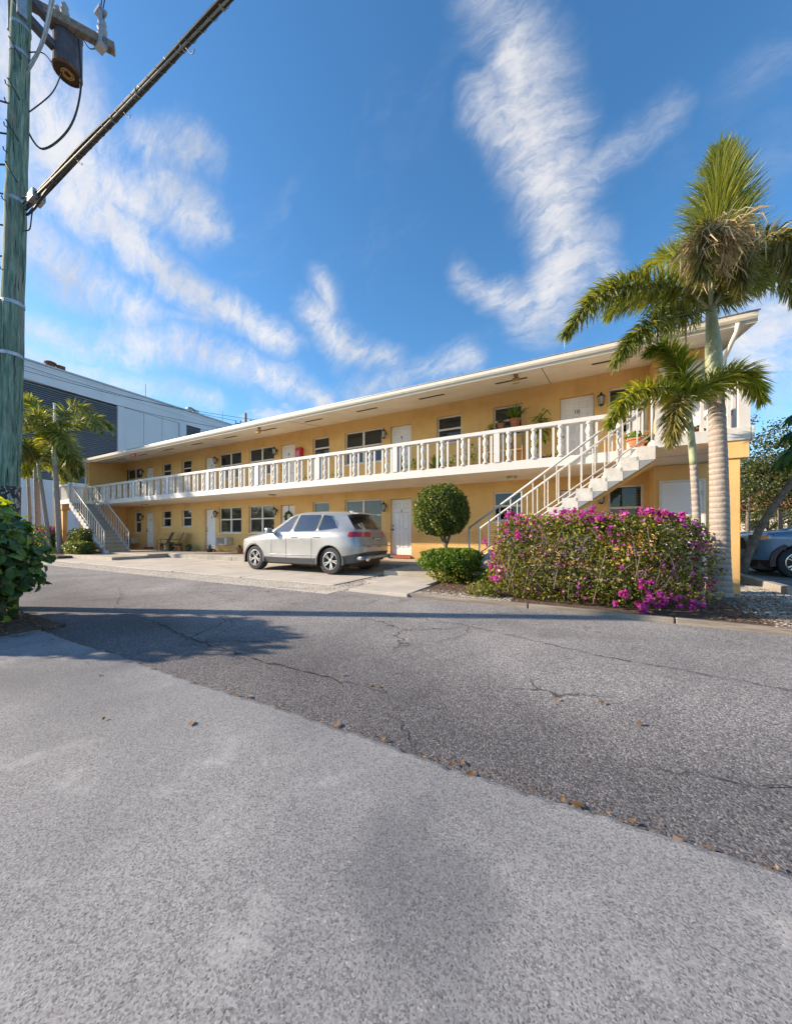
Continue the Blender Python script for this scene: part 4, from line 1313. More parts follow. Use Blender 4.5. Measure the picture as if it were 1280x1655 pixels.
# ==================================================================== VEHICLES
def car(name, label, cat, cx, cy, z, ring, mats, level=3, wheels=(1.425, -1.425), wr=0.365, track=0.79, zs=1.0, arch=0.045, ysc=1.0):
    """body from rings of control points (front is -X in the world), smoothed and split into panels"""
    NC = 13
    rings = []
    for r in ring:
        rings.append([(p[0], p[1], (p[2] if len(p) > 2 else None)) for p in r])
    vs, idx = [], {}
    for j, r in enumerate(rings):
        for side in (1, -1):
            for k, (x, y, zz) in enumerate(r):
                if side < 0 and (abs(y) < 1e-6):
                    idx[(j, k, -1)] = idx[(j, k, 1)]
                    continue
                idx[(j, k, side)] = len(vs)
                vs.append((-x, -y * side, zz * zs))
    fs, mi = [], []
    names = ['body', 'glass', 'front_door', 'rear_door', 'bonnet', 'tailgate', 'cladding', 'grille', 'pillar', 'bumper']
    for j in range(len(rings) - 1):
        for k in range(NC - 1):
            g = 0
            if j == 0:
                g = 6
            elif j in (1, 2, 3, 4):
                if 4 <= k < 5:
                    g = 2
                elif k in (5, 6):
                    g = 3
                if k >= 10 and j in (2, 3, 4):
                    g = 5
                if k >= 9 and j == 1:
                    g = 9
                if k < 1 and j in (2,):
                    g = 7
                if j == 4 and k < 3:
                    g = 4
            elif j == 5:
                g = 1 if k in (0, 1, 4, 6, 8, 10, 11) else (8 if k in (5, 7) else 0)
            for s in (1, -1):
                q = [idx[(j, k, s)], idx[(j, k + 1, s)], idx[(j + 1, k + 1, s)], idx[(j + 1, k, s)]]
                q2 = []
                for a in q:
                    if a not in q2:
                        q2.append(a)
                if len(q2) < 3:
                    continue
                fs.append(q2 if s > 0 else q2[::-1])
                mi.append(g)
    me = bpy.data.meshes.new('body_cage')
    me.from_pydata(vs, [], fs)
    me.polygons.foreach_set('material_index', mi)
    for _ in names:
        me.materials.append(mats['body'])
    # crease the window line
    sharp = {v for (j, k, sd), v in idx.items() if j == 3}
    bm = bmesh.new()
    bm.from_mesh(me)
    bm.verts.ensure_lookup_table()
    cl = bm.edges.layers.float.get('crease_edge') or bm.edges.layers.float.new('crease_edge')
    for e in bm.edges:
        gs = {f.material_index for f in e.link_faces}
        if len(gs) == 2 and 1 in gs:
            e[cl] = 1.0
        elif len(gs) == 2 and 6 in gs:
            e[cl] = 0.6
        elif all(v.index in sharp for v in e.verts):
            e[cl] = 0.45
    vl = bm.verts.layers.float.get('crease_vert') or bm.verts.layers.float.new('crease_vert')
    for v in bm.verts:
        gs = [f.material_index for f in v.link_faces]
        if gs.count(1) == 1:
            v[vl] = 0.8
    bmesh.ops.recalc_face_normals(bm, faces=bm.faces)
    bm.to_mesh(me)
    bm.free()
    tmp = bpy.data.objects.new('body_cage', me)
    COL.objects.link(tmp)
    ss = tmp.modifiers.new('s', 'SUBSURF')
    ss.levels = level
    ss.render_levels = level
    dg = bpy.context.evaluated_depsgraph_get()
    ev = tmp.evaluated_get(dg)
    em = bpy.data.meshes.new_from_object(ev)
    bpy.data.objects.remove(tmp)
    co = np.empty(len(em.vertices) * 3)
    em.vertices.foreach_get('co', co)
    co = co.reshape(-1, 3)
    polys = [tuple(p.vertices) for p in em.polygons]
    pmi = [p.material_index for p in em.polygons]
    nv = np.empty(len(em.vertices) * 3)
    em.vertices.foreach_get('normal', nv)
    nv = nv.reshape(-1, 3)
    t = thing(name, label, cat, (cx, cy, z))
    groups = {}
    for f, g in zip(polys, pmi):
        c = co[list(f)].mean(axis=0)
        X, Y, Z = -c[0], abs(c[1]), c[2]
        if Y > 0.5 and any((X - w) ** 2 + (Z - wr) ** 2 < (wr + 0.055) ** 2 for w in wheels):
            continue
        nm = names[g]
        if nm in ('body', 'tailgate') and X < -1.98 and 1.0 < Z < 1.125 and Y > 0.30 and mats.get('tail'):
            nm = 'tail_light'
        if nm in ('body', 'bonnet') and X > 1.88 and mats['lamp_z'][0] < Z < mats['lamp_z'][1] and Y > 0.52:
            nm = 'headlight'
        if nm in ('tail_light', 'headlight'):
            nm += 'L' if c[1] > 0 else 'R'
        if nm in ('front_door', 'rear_door', 'pillar'):
            nm += 'L' if c[1] > 0 else 'R'
        if nm == 'glass':
            nm = 'windscreen' if X > 0.1 and Y < 0.85 and nv[f[0]][0] < -0.3 else ('rear_window' if X < -1.68 else ('side_windowA' if X > -0.15 else 'side_windowB') + ('L' if c[1] > 0 else 'R'))
        groups.setdefault(nm, []).append(f)
    for nm, fl in groups.items():
        base = nm.rstrip('LRAB') if nm[-1] in 'LRAB' else nm
        mt = {'windscreen': 'glass', 'rear_window': 'glass', 'side_window': 'glass', 'tail_light': 'tail', 'headlight': 'lamp', 'cladding': 'clad', 'grille': 'clad', 'pillar': 'clad', 'bumper': 'body'}.get(base, 'body')
        used = sorted({i for f in fl for i in f})
        mp = {a: i for i, a in enumerate(used)}
        off = -0.004 if mt == 'glass' else (0.004 if base in ('tail_light', 'headlight') else 0)
        vv = co[used] + nv[used] * off
        if base == 'cladding':
            vv = vv + nv[used] * 0.008
        m2 = bpy.data.meshes.new(base)
        m2.from_pydata(vv.tolist(), [], [[mp[i] for i in f] for f in fl])
        m2.materials.append(mats[mt])
        m2.polygons.foreach_set('use_smooth', [True] * len(fl))
        po = link(base, m2, t)
        if base in ('front_door', 'rear_door', 'tailgate', 'bonnet'):
            # shut lines round the panel
            cnt = {}
            for f in fl:
                for a, b in zip(f, f[1:] + f[:1]):
                    e = (min(a, b), max(a, b))
                    cnt[e] = cnt.get(e, 0) + 1
            mb = MB()
            for (a, b), c in cnt.items():
                if c == 1 and max(co[a][2], co[b][2]) < 1.13 * zs:
                    pa, pb = Vector(co[a] + nv[a] * 0.001), Vector(co[b] + nv[b] * 0.001)
                    if (pb - pa).length > 1e-4:
                        mb.tube([pa, pb], 0.0045, 3, cap=False)
            if mb.v:
                g = mb.build('shut_line', M['black'], None, fix=False)
                g.parent = po
    bpy.data.meshes.remove(em)
    # wheels
    tyre = MB().lathe([(wr * .62, -.10), (wr * .90, -.115), (wr * .985, -.10), (wr, -.07), (wr, .07), (wr * .985, .10), (wr * .90, .115), (wr * .62, .10)], 40, (0, 0, 0), 'y', cap=False)
    tyre_me = mesh_of(tyre, 'wheel', M['tyre'], True)
    rm = MB().lathe([(wr * .64, -.10), (wr * .655, -.112), (wr * .61, -.115), (wr * .58, -.07), (wr * .57, .08)], 40, (0, 0, 0), 'y', cap=False)
    for k in range(5):
        for s in (-0.16, 0.16):
            a = 2 * math.pi * k / 5 + s + 0.3
            a0 = 2 * math.pi * k / 5 + s * 0.5 + 0.3
            rm.bar((math.cos(a0) * .05, -.075, math.sin(a0) * .05), (math.cos(a) * wr * .60, -.098, math.sin(a) * wr * .60), 0.030, 0.03, up=(0, 1, 0))
    rm.lathe([(0.002, -.105), (.055, -.10), (.065, -.07), (.065, -.03)], 14, (0, 0, 0), 'y')
    rim_me = mesh_of(rm, 'rim', M['rim'])
    back_me = mesh_of(MB().lathe([(0.01, -.02), (wr * .56, -.02), (wr * .56, 0.05)], 24, (0, 0, 0), 'y'), 'brake', M['black'])
    for w in wheels:
        for s in (-1, 1):
            wo = bpy.data.objects.new('wheel', tyre_me)
            COL.objects.link(wo)
            wo.parent = t
            wo.location = (-w, s * track, wr)
            wo.rotation_euler = (0, random.uniform(0, 6), 0 if s < 0 else math.pi)
            for nm, me2 in (('rim', rim_me), ('brake', back_me)):
                ro = bpy.data.objects.new(nm, me2)
                COL.objects.link(ro)
                ro.parent = wo
        # dark wells and arch trims
        wl = MB()
        for s in (-1, 1):
            a_ = np.linspace(-0.35, math.pi + 0.35, 22)
            vs2, R2 = [], wr + 0.075
            for a in a_:
                vs2 += [(-w + R2 * math.cos(a), s * 0.93, wr + R2 * math.sin(a)), (-w + R2 * math.cos(a), s * 0.45, wr + R2 * math.sin(a))]
            wl.add(vs2, [(2 * i, 2 * i + 1, 2 * i + 3, 2 * i + 2) for i in range(len(a_) - 1)])
            wl.add([(-w + R2 * math.cos(a), s * 0.45, wr + R2 * math.sin(a)) for a in a_], [tuple(range(len(a_)))])
        wl.build('wheel_well', M['black'], None, fix=False).parent = t
        for s in (-1, 1):
            tr = MB()
            a_ = np.linspace(-0.22, math.pi + 0.22, 30)
            for i in range(len(a_) - 1):
                q = []
                for a in (a_[i], a_[i + 1]):
                    for rr, yy in ((wr + 0.036, 0.925), (wr + 0.04, ysc * arch_y(w, a) + 0.018), (wr + 0.04 + arch, ysc * arch_y(w, a) + 0.014), (wr + 0.05 + arch, ysc * arch_y(w, a) - 0.03)):
                        q.append((-w + rr * math.cos(a), s * yy, wr + rr * math.sin(a)))
                tr.add(q, [(0, 1, 5, 4), (1, 2, 6, 5), (2, 3, 7, 6)])
            tr.build('arch_trim', mats['clad'], None, smooth=False).parent = t
    MB().box(-2.0, 2.0, -.72, .72, 0.2, 0.42).build('underbody', M['black'], None).parent = t
    return t


def arch_y(w, a):
    return 0.945 - 0.02 * max(0, math.sin(a)) - (0.03 * max(0, math.cos(a) * (-1 if w > 0 else 1)))


SUV = [
    [(2.20, 0, .24), (2.15, .5, .24), (1.95, .80, .25), (1.1, .88, .25), (.75, .89, .25), (0, .89, .25), (-.12, .89, .25), (-.95, .89, .25), (-1.05, .89, .25), (-1.7, .87, .27), (-2.10, .78, .32), (-2.22, .45, .34), (-2.25, 0, .34)],
    [(2.34, 0, .42), (2.28, .55, .42), (2.02, .90, .42), (1.1, .955, .42), (.75, .955, .40), (0, .955, .40), (-.12, .955, .40), (-.95, .955, .41), (-1.05, .96, .42), (-1.7, .955, .46), (-2.24, .87, .56), (-2.37, .48, .60), (-2.40, 0, .60)],
    [(2.39, 0, .66), (2.33, .56, .66), (2.06, .92, .68), (1.1, .955, .68), (.75, .945, .66), (0, .94, .66), (-.12, .94, .66), (-.95, .945, .66), (-1.05, .95, .67), (-1.75, .965, .72), (-2.24, .90, .74), (-2.38, .5, .76), (-2.41, 0, .76)],
    [(2.36, 0, .88), (2.29, .56, .88), (2.02, .90, .90), (1.1, .95, .93), (.75, .945, .93), (0, .95, .95), (-.12, .95, .95), (-.95, .95, .97), (-1.05, .95, .98), (-1.72, .94, 1.0), (-2.17, .87, .98), (-2.31, .5, .98), (-2.34, 0, .98)],
    [(2.22, 0, .99), (2.15, .52, .99), (1.88, .80, 1.0), (1.05, .87, 1.07), (.75, .895, 1.08), (0, .905, 1.09), (-.12, .905, 1.09), (-.95, .90, 1.11), (-1.05, .9, 1.11), (-1.72, .875, 1.14), (-2.12, .82, 1.13), (-2.25, .48, 1.13), (-2.28, 0, 1.13)],
    [(1.20, 0, 1.13), (1.13, .45, 1.13), (.98, .72, 1.12), (.86, .82, 1.11), (.72, .86, 1.11), (0, .868, 1.125), (-.10, .868, 1.125), (-.92, .858, 1.14), (-1.0, .85, 1.145), (-1.60, .81, 1.21), (-2.08, .70, 1.18), (-2.22, .42, 1.18), (-2.25, 0, 1.18)],
    [(.36, 0, 1.60), (.31, .40, 1.595), (.19, .61, 1.57), (.10, .66, 1.56), (.02, .68, 1.56), (-.12, .69, 1.585), (-.2, .69, 1.59), (-.95, .675, 1.58), (-1.02, .67, 1.575), (-1.36, .65, 1.54), (-1.74, .56, 1.55), (-1.82, .33, 1.58), (-1.84, 0, 1.585)],
    [(.20, 0, 1.665), (.16, .36, 1.66), (.04, .53, 1.64), (-.02, .585, 1.635), (-.08, .60, 1.64), (-.17, .605, 1.655), (-.24, .605, 1.66), (-.95, .59, 1.65), (-1.02, .585, 1.645), (-1.36, .56, 1.63), (-1.82, .52, 1.585), (-1.96, .32, 1.60), (-1.99, 0, 1.605)],
    [(.02, 0, 1.70), (.0, .18, 1.70), (-.05, .26, 1.695), (-.08, .29, 1.69), (-.12, .30, 1.69), (-.2, .30, 1.70), (-.27, .30, 1.705), (-.95, .29, 1.70), (-1.02, .29, 1.70), (-1.36, .28, 1.685), (-1.75, .26, 1.64), (-1.84, .16, 1.64), (-1.86, 0, 1.645)],
    [(-.2, 0, 1.712), (-.22, 0, 1.712), (-.24, 0, 1.712), (-.26, 0, 1.713), (-.28, 0, 1.713), (-.3, 0, 1.714), (-.35, 0, 1.714), (-.95, 0, 1.715), (-1.02, 0, 1.714), (-1.30, 0, 1.705), (-1.62, 0, 1.68), (-1.68, 0, 1.67), (-1.7, 0, 1.668)],
]
matsA = {'body': M['silver'], 'glass': M['carglass'], 'clad': M['clad'], 'tail': M['taillight'], 'lamp': M['lampclear'], 'lamp_z': (0.86, 1.0)}
suv = car('silver_suv', 'silver champagne SUV parked on the concrete pad in front of door 2', 'car', -7.13, 8.02, 0.024, SUV, matsA, 4, zs=1.015)

def on_car(mb, name, mat, **k):
    o = mb.build(name, mat, None, **k)
    o.parent = suv
    return o
# local coordinates of the car: front is -X, camera side is -Y
for s in (-1, 1):
    on_car(MB().lathe([(0.01, 0), (.06, .012), (.085, .05), (.08, .10), (.05, .15), (.01, .165)], 12, (-.72, s * 0.93, 1.12), 'y' if s > 0 else 'y') if False else
           MB().obox((-.70, s * 1.03, 1.17), ((1, 0.1 * s, 0), (0, 1, 0), (0, 0, 1)), (.06, .10, .075)), 'wing_mirror', M['silver'], bevel=0.03)
    on_car(MB().box(-.68, -.63, min(s * .90, s * .97), max(s * .90, s * .97), 1.10, 1.14), 'mirror_stalk', M['clad'])
    for x in (-.12 + .30, .30 + .68):
        on_car(MB().obox((x, s * 0.957, 1.0), ((1, 0, 0.02), (0, 1, 0), (0, 0, 1)), (.11, .014, .014)), 'door_handle', M['chrome'], bevel=0.008)
    # bright line under the windows, roof rail
    on_car(MB().tube([(-.74, s * .872, 1.118), (0, s * .880, 1.132), (.9, s * .872, 1.148), (1.6, s * .822, 1.218), (1.5, s * .74, 1.40), (1.32, s * .672, 1.55)], 0.007, 5), 'window_trim', M['chrome'])
    on_car(MB().box(-.75, 1.0, s * .945 - .012, s * .945 + .012, .47, .50), 'sill_trim', M['chrome'], bevel=0.004)
    on_car(MB().tube([(2.36, s * .62, .42), (2.47, s * .62, .42)], 0.055, 10), 'exhaust_tip', M['chrome'], smooth=True)
on_car(MB().prism([(1.80, 1.675), (2.06, 1.625), (2.07, 1.605), (1.95, 1.60), (1.80, 1.64)], -.50, .50, 'y'), 'spoiler', M['silver'], bevel=0.01)
on_car(MB().box(1.42, 1.56, -.025, .025, 1.70, 1.735), 'aerial_fin', M['silver'], bevel=0.02)
on_car(MB().box(2.19, 2.36, -.80, .80, 0.40, .50), 'rear_skid_plate', M['steel'], bevel=0.03)
on_car(MB().box(2.325, 2.345, -.24, .24, .84, .98), 'plate_recess', M['clad'], bevel=0.01)
pl = on_car(MB().box(2.346, 2.354, -.155, .155, .86, .965), 'number_plate', M['plate'])
on_car(MB().box(2.27, 2.292, -.42, .42, 1.06, 1.085), 'tail_strip', M['taillight'], bevel=0.004)
for y_, w_ in ((-.52, .09), (0.0, .05), (.55, .07)):
    on_car(MB().box(2.40, 2.414, y_ - w_, y_ + w_, .735, .755), 'badge', M['clad'])
on_car(MB().box(2.02, 2.30, -.012, .012, 1.20, 1.215), 'rear_wiper', M['black'])
for k_, y_ in enumerate((-.105, -.063, -.021, .021, .063, .105)):        # unreadable characters, as in the photograph
    g_ = MB().box(2.3545, 2.357, y_ - .013, y_ + .013, .895, .94).build('character', M['clad'], None)
    g_.parent = pl
# paler folded sunshade and headrests seen through the rear glass
for y in (-.35, .35):
    on_car(MB().box(.55, .70, y - .18, y + .18, .9, 1.32).box(1.2, 1.32, y - .18, y + .18, .9, 1.28), 'seat_back', M['clad'], bevel=0.04)

TRK = [[(p[0] * .93 + .02, p[1] * 1.03, p[2] * 1.06) for p in r] for r in SUV]
for j, (zf, zb) in {3: (1.02, 1.06), 4: (1.15, 1.22), 5: (1.22, 1.26)}.items():      # higher, squarer nose
    for k in range(5):
        x, y, zz = TRK[j][k]
        TRK[j][k] = ((2.26 if j == 3 else 2.16 if j == 4 else x) if k < 2 else (2.08 if (k == 2 and j == 3) else 2.02 if (k == 2 and j == 4) else x), y * (1.04 if k < 4 else 1), zf + (zb - zf) * k / 4)
matsB = {'body': M['blue'], 'glass': M['carglass'], 'clad': M['maroonclad'], 'tail': M['taillight'], 'lamp': M['lampclear'], 'lamp_z': (0.96, 1.13)}
trk = car('blue_vehicle', 'blue car with dark lower cladding, only its nose showing behind the pillar', 'car', 6.25, 13.0, -0.02, TRK, matsB, 3, wheels=(1.33, -1.33), wr=0.40, track=0.83, arch=0.10, ysc=1.035)
for s in (-1,):
    o = MB().box(-2.12, -1.90, s * .915, s * .935, 0.97, 1.09).build('indicator', M['amber'], None, bevel=0.008)
    o.parent = trk
    o = MB().box(-2.225, -2.12, s * .90, s * .80, 0.97, 1.10).build('headlight', M['black'], None, bevel=0.008)
    o.parent = trk
    o = MB().box(-2.20, -2.08, s * .94, s * .84, 0.62, 0.72).build('fog_lamp', M['black'], None, bevel=0.01)
    o.parent = trk

# ==================================================================== BEHIND AND AROUND
# parking garage to the left
gx = -40.0
gar = thing('parking_garage', 'large white parking garage with grey louvred bays at the left', 'building', (gx, 20, 0))
GY0, GY1, GT = 9.6, 52.0, 15.55
MB().box(gx - 14, gx - 0.6, GY0 + .1, GY1, 0, GT - .2).build('core_wall', M['garage'], gar)
MB().box(gx - .6, gx, GY0, GY1, 13.95, 15.45).build('parapet', M['garage'], gar, bevel=0.03)
MB().box(gx - .7, gx + .10, GY0 - .05, GY1 + .05, 15.45, 15.58).build('coping', M['steel'], gar)
MB().box(gx - .05, gx + .06, GY0, GY1, 13.80, 13.97).build('ledge', M['garage'], gar)
MB().box(gx - .6, gx - .02, GY0, GY1, 0, 5.75).build('base_wall', M['garage'], gar)
for k in range(20):
    MB().box(gx - .021, gx + .03, GY0 + k * 2.1, GY0 + k * 2.1 + .06, 0.1, 5.7).build('joint_cover', M['garage'], gar)
for y in (14.71, 15.21):
    MB().box(gx - .02, gx + .015, GY0, GY1, y, y + .03).build('band_line', M['steel'], gar)
for a, b in ((16.95, 17.5), (22.9, 23.65)):
    MB().box(gx - .6, gx + .12, a, b, 5.75, 13.8).build('column', M['garage'], gar, bevel=0.02)
for k in range(3):
    a = 17.52 + k * (22.88 - 17.52) / 3
    MB().box(gx - .3, gx - .02, a + .02, a + (22.88 - 17.52) / 3 - .02, 5.76, 13.79).build('wall_panel', M['garage'], gar)
for a, b in ((GY0, 16.93), (23.67, 25.4), (30.5, 40)):
    lv = MB()
    n = 44
    for k in range(n):
        z = 5.85 + (13.72 - 5.85) * (k + .5) / n
        lv.add([(gx - .02, a, z - .075), (gx - .02, b, z - .075), (gx - .20, b, z + .085), (gx - .20, a, z + .085)], [(0, 1, 2, 3)])
        lv.add([(gx - .02, a, z - .075), (gx - .02, b, z - .075), (gx - .02, b, z - .105), (gx - .02, a, z - .105)], [(0, 1, 2, 3)])
    o = lv.build('louvre_slats', M['louvre'], gar, fix=False)
    o['kind'] = 'stuff'
    MB().box(gx - .58, gx - .24, a, b, 5.8, 13.75).build('louvre_backing', M['dark'], gar)
MB().box(gx - .6, gx - .02, 25.42, 30.48, 5.75, 13.8).build('wall_panel', M['garage'], gar)
for y, nm in ((12.2, 0), (24.3, 1)):
    t = thing('rooftop_fan', ['rusty fan on the garage parapet left of the sky light', 'small grey fan on the garage parapet over the white bay'][nm], 'fan', (gx, y, 15.58), 'fans on the garage roof')
    MB().lathe([(.30, 0), (.34, .25), (.42, .30), (.40, .42), (.1, .55)], 12, (gx - .3, y, 15.58)).build('cowl', M['rust'] if nm == 0 else M['steel'], t)
    MB().box(gx - .7, gx, y + .4, y + .9, 15.58, 15.95).build('box_unit', M['rust'] if nm == 0 else M['steel'], t, bevel=0.03)
for y, lb in ((19.6, 'thin rod aerial on the garage roof above the white bay'), (28.5, 'thin rod aerial on the garage roof near its far end')):
    t = thing('aerial', lb, 'aerial', (gx, y, 15.58), 'rod aerials on the garage roof')
    MB().tube([(gx - .3, y, 15.5), (gx - .3, y, 17.0)], .03, 5).build('rod', M['steel'], t)
    MB().box(gx - .42, gx - .18, y - .12, y + .12, 15.58, 15.64).build('foot', M['steel'], t)
# slim white pole standing before the louvres
t = thing('flag_pole', 'slim pale pole standing before the grey louvres', 'pole', (-33.0, 10.2, 0))
MB().tube([(-33.0, 10.2, 0), (-33.0, 10.2, 10.4)], [.09, .06], 8).build('shaft', M['fascia'], t, smooth=True)
MB().lathe([(.10, 0), (.10, .05), (.03, .12)], 8, (-33.0, 10.2, 10.38)).build('cap', M['fascia'], t)

# far utility pole above the roof
t = thing('utility_pole', 'far wooden utility pole showing above the roof before the garage', 'utility pole', (-29.6, 23.5, 0))
MB().tube([(-29.6, 23.5, 0), (-29.6, 23.5, 13.4)], [.17, .12], 8).build('shaft', M['greywood'], t, smooth=True)
MB().bar((-30.7, 23.1, 12.35), (-28.5, 23.9, 12.35), .10, .12).build('crossarm', M['greywood'], t)
for q in (-1.05, -.55, .55, 1.05):
    MB().lathe([(.03, 0), (.07, .06), (.04, .10), (.08, .16), (.05, .24), (.02, .28)], 8, (-29.6 + q * .95, 23.5 + q * .34, 12.41)).build('insulator', M['porcelain'], t)
for dz in (12.66, 12.66, 11.6):
    pass
for i, (q, z1) in enumerate(((-1.05, 12.66), (1.05, 12.66), (0.1, 11.4))):
    a = Vector((-29.6 + q * .95, 23.5 + q * .34, z1))
    b = Vector((gx + 1.2, 8.0 + q, 14.6 - .5 * i))
    pts = [a.lerp(b, k / 12) - Vector((0, 0, .5 * math.sin(math.pi * k / 12))) for k in range(13)]
    tag(MB().tube(pts, .022, 4).build('power_line', M['cable'], None), ['nearest', 'farther', 'lowest'][i] + ' thin power line strung past the garage from the far pole', 'cable', 'power lines from the far pole')

# ---- big green utility pole at the left
PX, PY = -7.30, 1.80
def pole_at(z):
    return Vector((-7.42 + 0.025 * z, 1.75 + 0.0133 * z, z))
pole = thing('utility_pole', 'tall green treated utility pole with rusty transformer at the left edge', 'utility pole', tuple(pole_at(0)))
zs_ = np.linspace(0, 10.6, 40)
MB().tube([pole_at(z) + Vector((random.gauss(0, .003), random.gauss(0, .003), 0)) for z in zs_], [0.137 - 0.0037 * z for z in zs_], 22).build('shaft', M['pole'], pole, smooth=True)
# lower band of dark graphic wrap and conduit
wr_ = MB().tube([pole_at(1.2), pole_at(1.80)], [0.137, 0.135], 22, cap=False)
m_wrap, T = new_mat('torn_poster_wrap')
P_ = pos(T)
T_n = T.step(T.noise(T.node('ShaderNodeMapping', {'Vector': P_, 'Scale': (14, 14, 9)}).outputs[0], 1.6, 5, 0.7, 1.2), 0.52, 0.58)
finish(T, T.mix(T_n, (0.02, 0.02, 0.022), (0.40, 0.42, 0.43)), 0.6)
wr_.build('poster_wrap', m_wrap, pole, smooth=True, fix=True)
MB().tube([pole_at(0) + Vector((-.03, -.165, 0)), pole_at(2.25) + Vector((-.03, -.158, 0))], .026, 8).build('conduit', M['steel'], pole, smooth=True)
MB().tube([pole_at(1.9) + Vector((.02, -.14, 0)), pole_at(3.6) + Vector((.015, -.135, 0)), pole_at(4.4) + Vector((-.02, -.135, 0))], .012, 6).build('riser_cable', M['cable'], pole, smooth=True)
for q in (-.05, .0, .05):
    MB().tube([pole_at(4.5) + Vector((-.06 + q * .7, -.125, 0)), pole_at(4.1) + Vector((-.08 + q * .7, -.15, 0)), pole_at(3.7) + Vector((-.07 + q * .7, -.145, 0)), pole_at(3.5) + Vector((-.04 + q * .7, -.135, 0))], .018, 6).build('cable_loop', M['cable'], pole, smooth=True)
for z in (3.7, 4.45, 5.95, 8.1, 8.5):
    MB().tube([pole_at(z) , pole_at(z + .05)], [.141 - .0037 * z] * 2, 20).build('strap', M['steel'], pole)
for k, z in enumerate((4.9, 5.9, 6.6, 6.95, 7.3, 7.55)):
    MB().tube([pole_at(z) + Vector((.02, -.10, .0)), pole_at(z) + Vector((.03, -.14, .0)), pole_at(z) + Vector((.045, -.15, .03))], .008, 5).build('step_bolt', M['black'], pole)
# cylinder transformer hung on brackets
tc = Vector((-7.26, 2.40, .70))
tb = MB().lathe([(.16, 7.84), (.173, 7.84), (.182, 7.87), (.182, 8.50), (.191, 8.51), (.191, 8.54), (.17, 8.58), (.02, 8.61)], 24, (tc.x, tc.y, tc.z), cap=False).build('transformer', M['can'], pole, smooth=False)
MB().lathe([(.165, 7.85), (.02, 7.86)], 24, (tc.x, tc.y, tc.z)).build('base_plate', M['dark'], tb)
for r_ in (.05, .075):
    MB().lathe([(r_ - .008, 7.845), (r_ - .008, 7.838), (r_ + .008, 7.838), (r_ + .008, 7.845)], 16, (tc.x, tc.y, tc.z), cap=False).build('rust_ring', M['yellowrust'], tb)
tr = MB().lathe([(.173, 7.838), (.185, 7.85), (.185, 7.875), (.17, 7.86)], 24, (tc.x, tc.y, tc.z), cap=False)
tr.build('rusty_bottom', M['rust'], tb)
for p in ((-.06, -.1), (.08, -.06)):
    MB().lathe([(.045, 8.57), (.06, 8.63), (.035, 8.66), (.06, 8.71), (.035, 8.74), (.05, 8.79), (.02, 8.85)], 10, (tc.x + p[0], tc.y + p[1], tc.z)).build('bushing', M['porcelain'], tb, smooth=True)
for z in (8.78, 9.10):
    a = pole_at(z)
    MB().bar((a.x + .0, a.y + .08, z), (tc.x + .0, tc.y - .14, z), .10, .11).build('hanger', M['can'], tb)
# galvanised mounting plates
a = pole_at(8.3)
MB().bar((a.x + .13, a.y - .02, 8.6), (a.x + .13, a.y - .02, 9.25), .04, .10).build('mount_plate', M['steel'], pole)
MB().bar((a.x - .13, a.y - .04, 8.5), (a.x - .13, a.y - .04, 9.2), .05, .12).build('mount_plate', M['steel'], pole)
# crossarm and cut-out fuse
ca, cb = Vector((-6.95, 1.78, 9.36)), Vector((-5.98, 2.50, 8.20))
arm_a, arm_b = Vector((-7.35, 1.70, 9.05)), Vector((-5.55, 2.95, 9.05))
MB().bar((-7.72, 1.34, 9.15), (-6.76, 2.83, 9.15), .11, .13).build('crossarm', M['greywood'], pole, bevel=0.006)
MB().bar((-9.3, .9, 7.35), (-7.5, 1.62, 7.35), .14, .22).build('crossarm', M['greywood'], pole, bevel=0.006)
f0 = Vector((-6.86, 2.70, 9.36))
fz = MB().lathe([(.03, -.32), (.055, -.28), (.03, -.22), (.07, -.17), (.03, -.13), (.07, -.08), (.03, -.03), (.07, .02), (.03, .07), (.06, .12), (.03, .20)], 10, f0)
fz.build('fuse_insulator', M['porcelain'], pole, smooth=True)
MB().tube([f0 + Vector((.09, -.06, -.30)), f0 + Vector((.09, -.06, .22))], .025, 8).box(f0.x - .05, f0.x + .12, f0.y - .09, f0.y + .02, f0.z - .36, f0.z - .31).box(f0.x - .05, f0.x + .12, f0.y - .09, f0.y + .02, f0.z + .20, f0.z + .25).build('fuse_tube', M['steel'], pole)
def wire(pts, r, nm='wire', mat='cable', parent=pole):
    P = [Vector(p) for p in pts]
    out = []
    for i in range(len(P) - 1):
        p0, p1, p2, p3 = P[max(i - 1, 0)], P[i], P[i + 1], P[min(i + 2, len(P) - 1)]
        for k in range(8):
            t = k / 8
            out.append(0.5 * ((2 * p1) + (p2 - p0) * t + (2 * p0 - 5 * p1 + 4 * p2 - p3) * t * t + (3 * p1 - p0 - 3 * p2 + p3) * t ** 3))
    out.append(P[-1])
    return MB().tube(out, r, 5).build(nm, M[mat], parent, smooth=True)

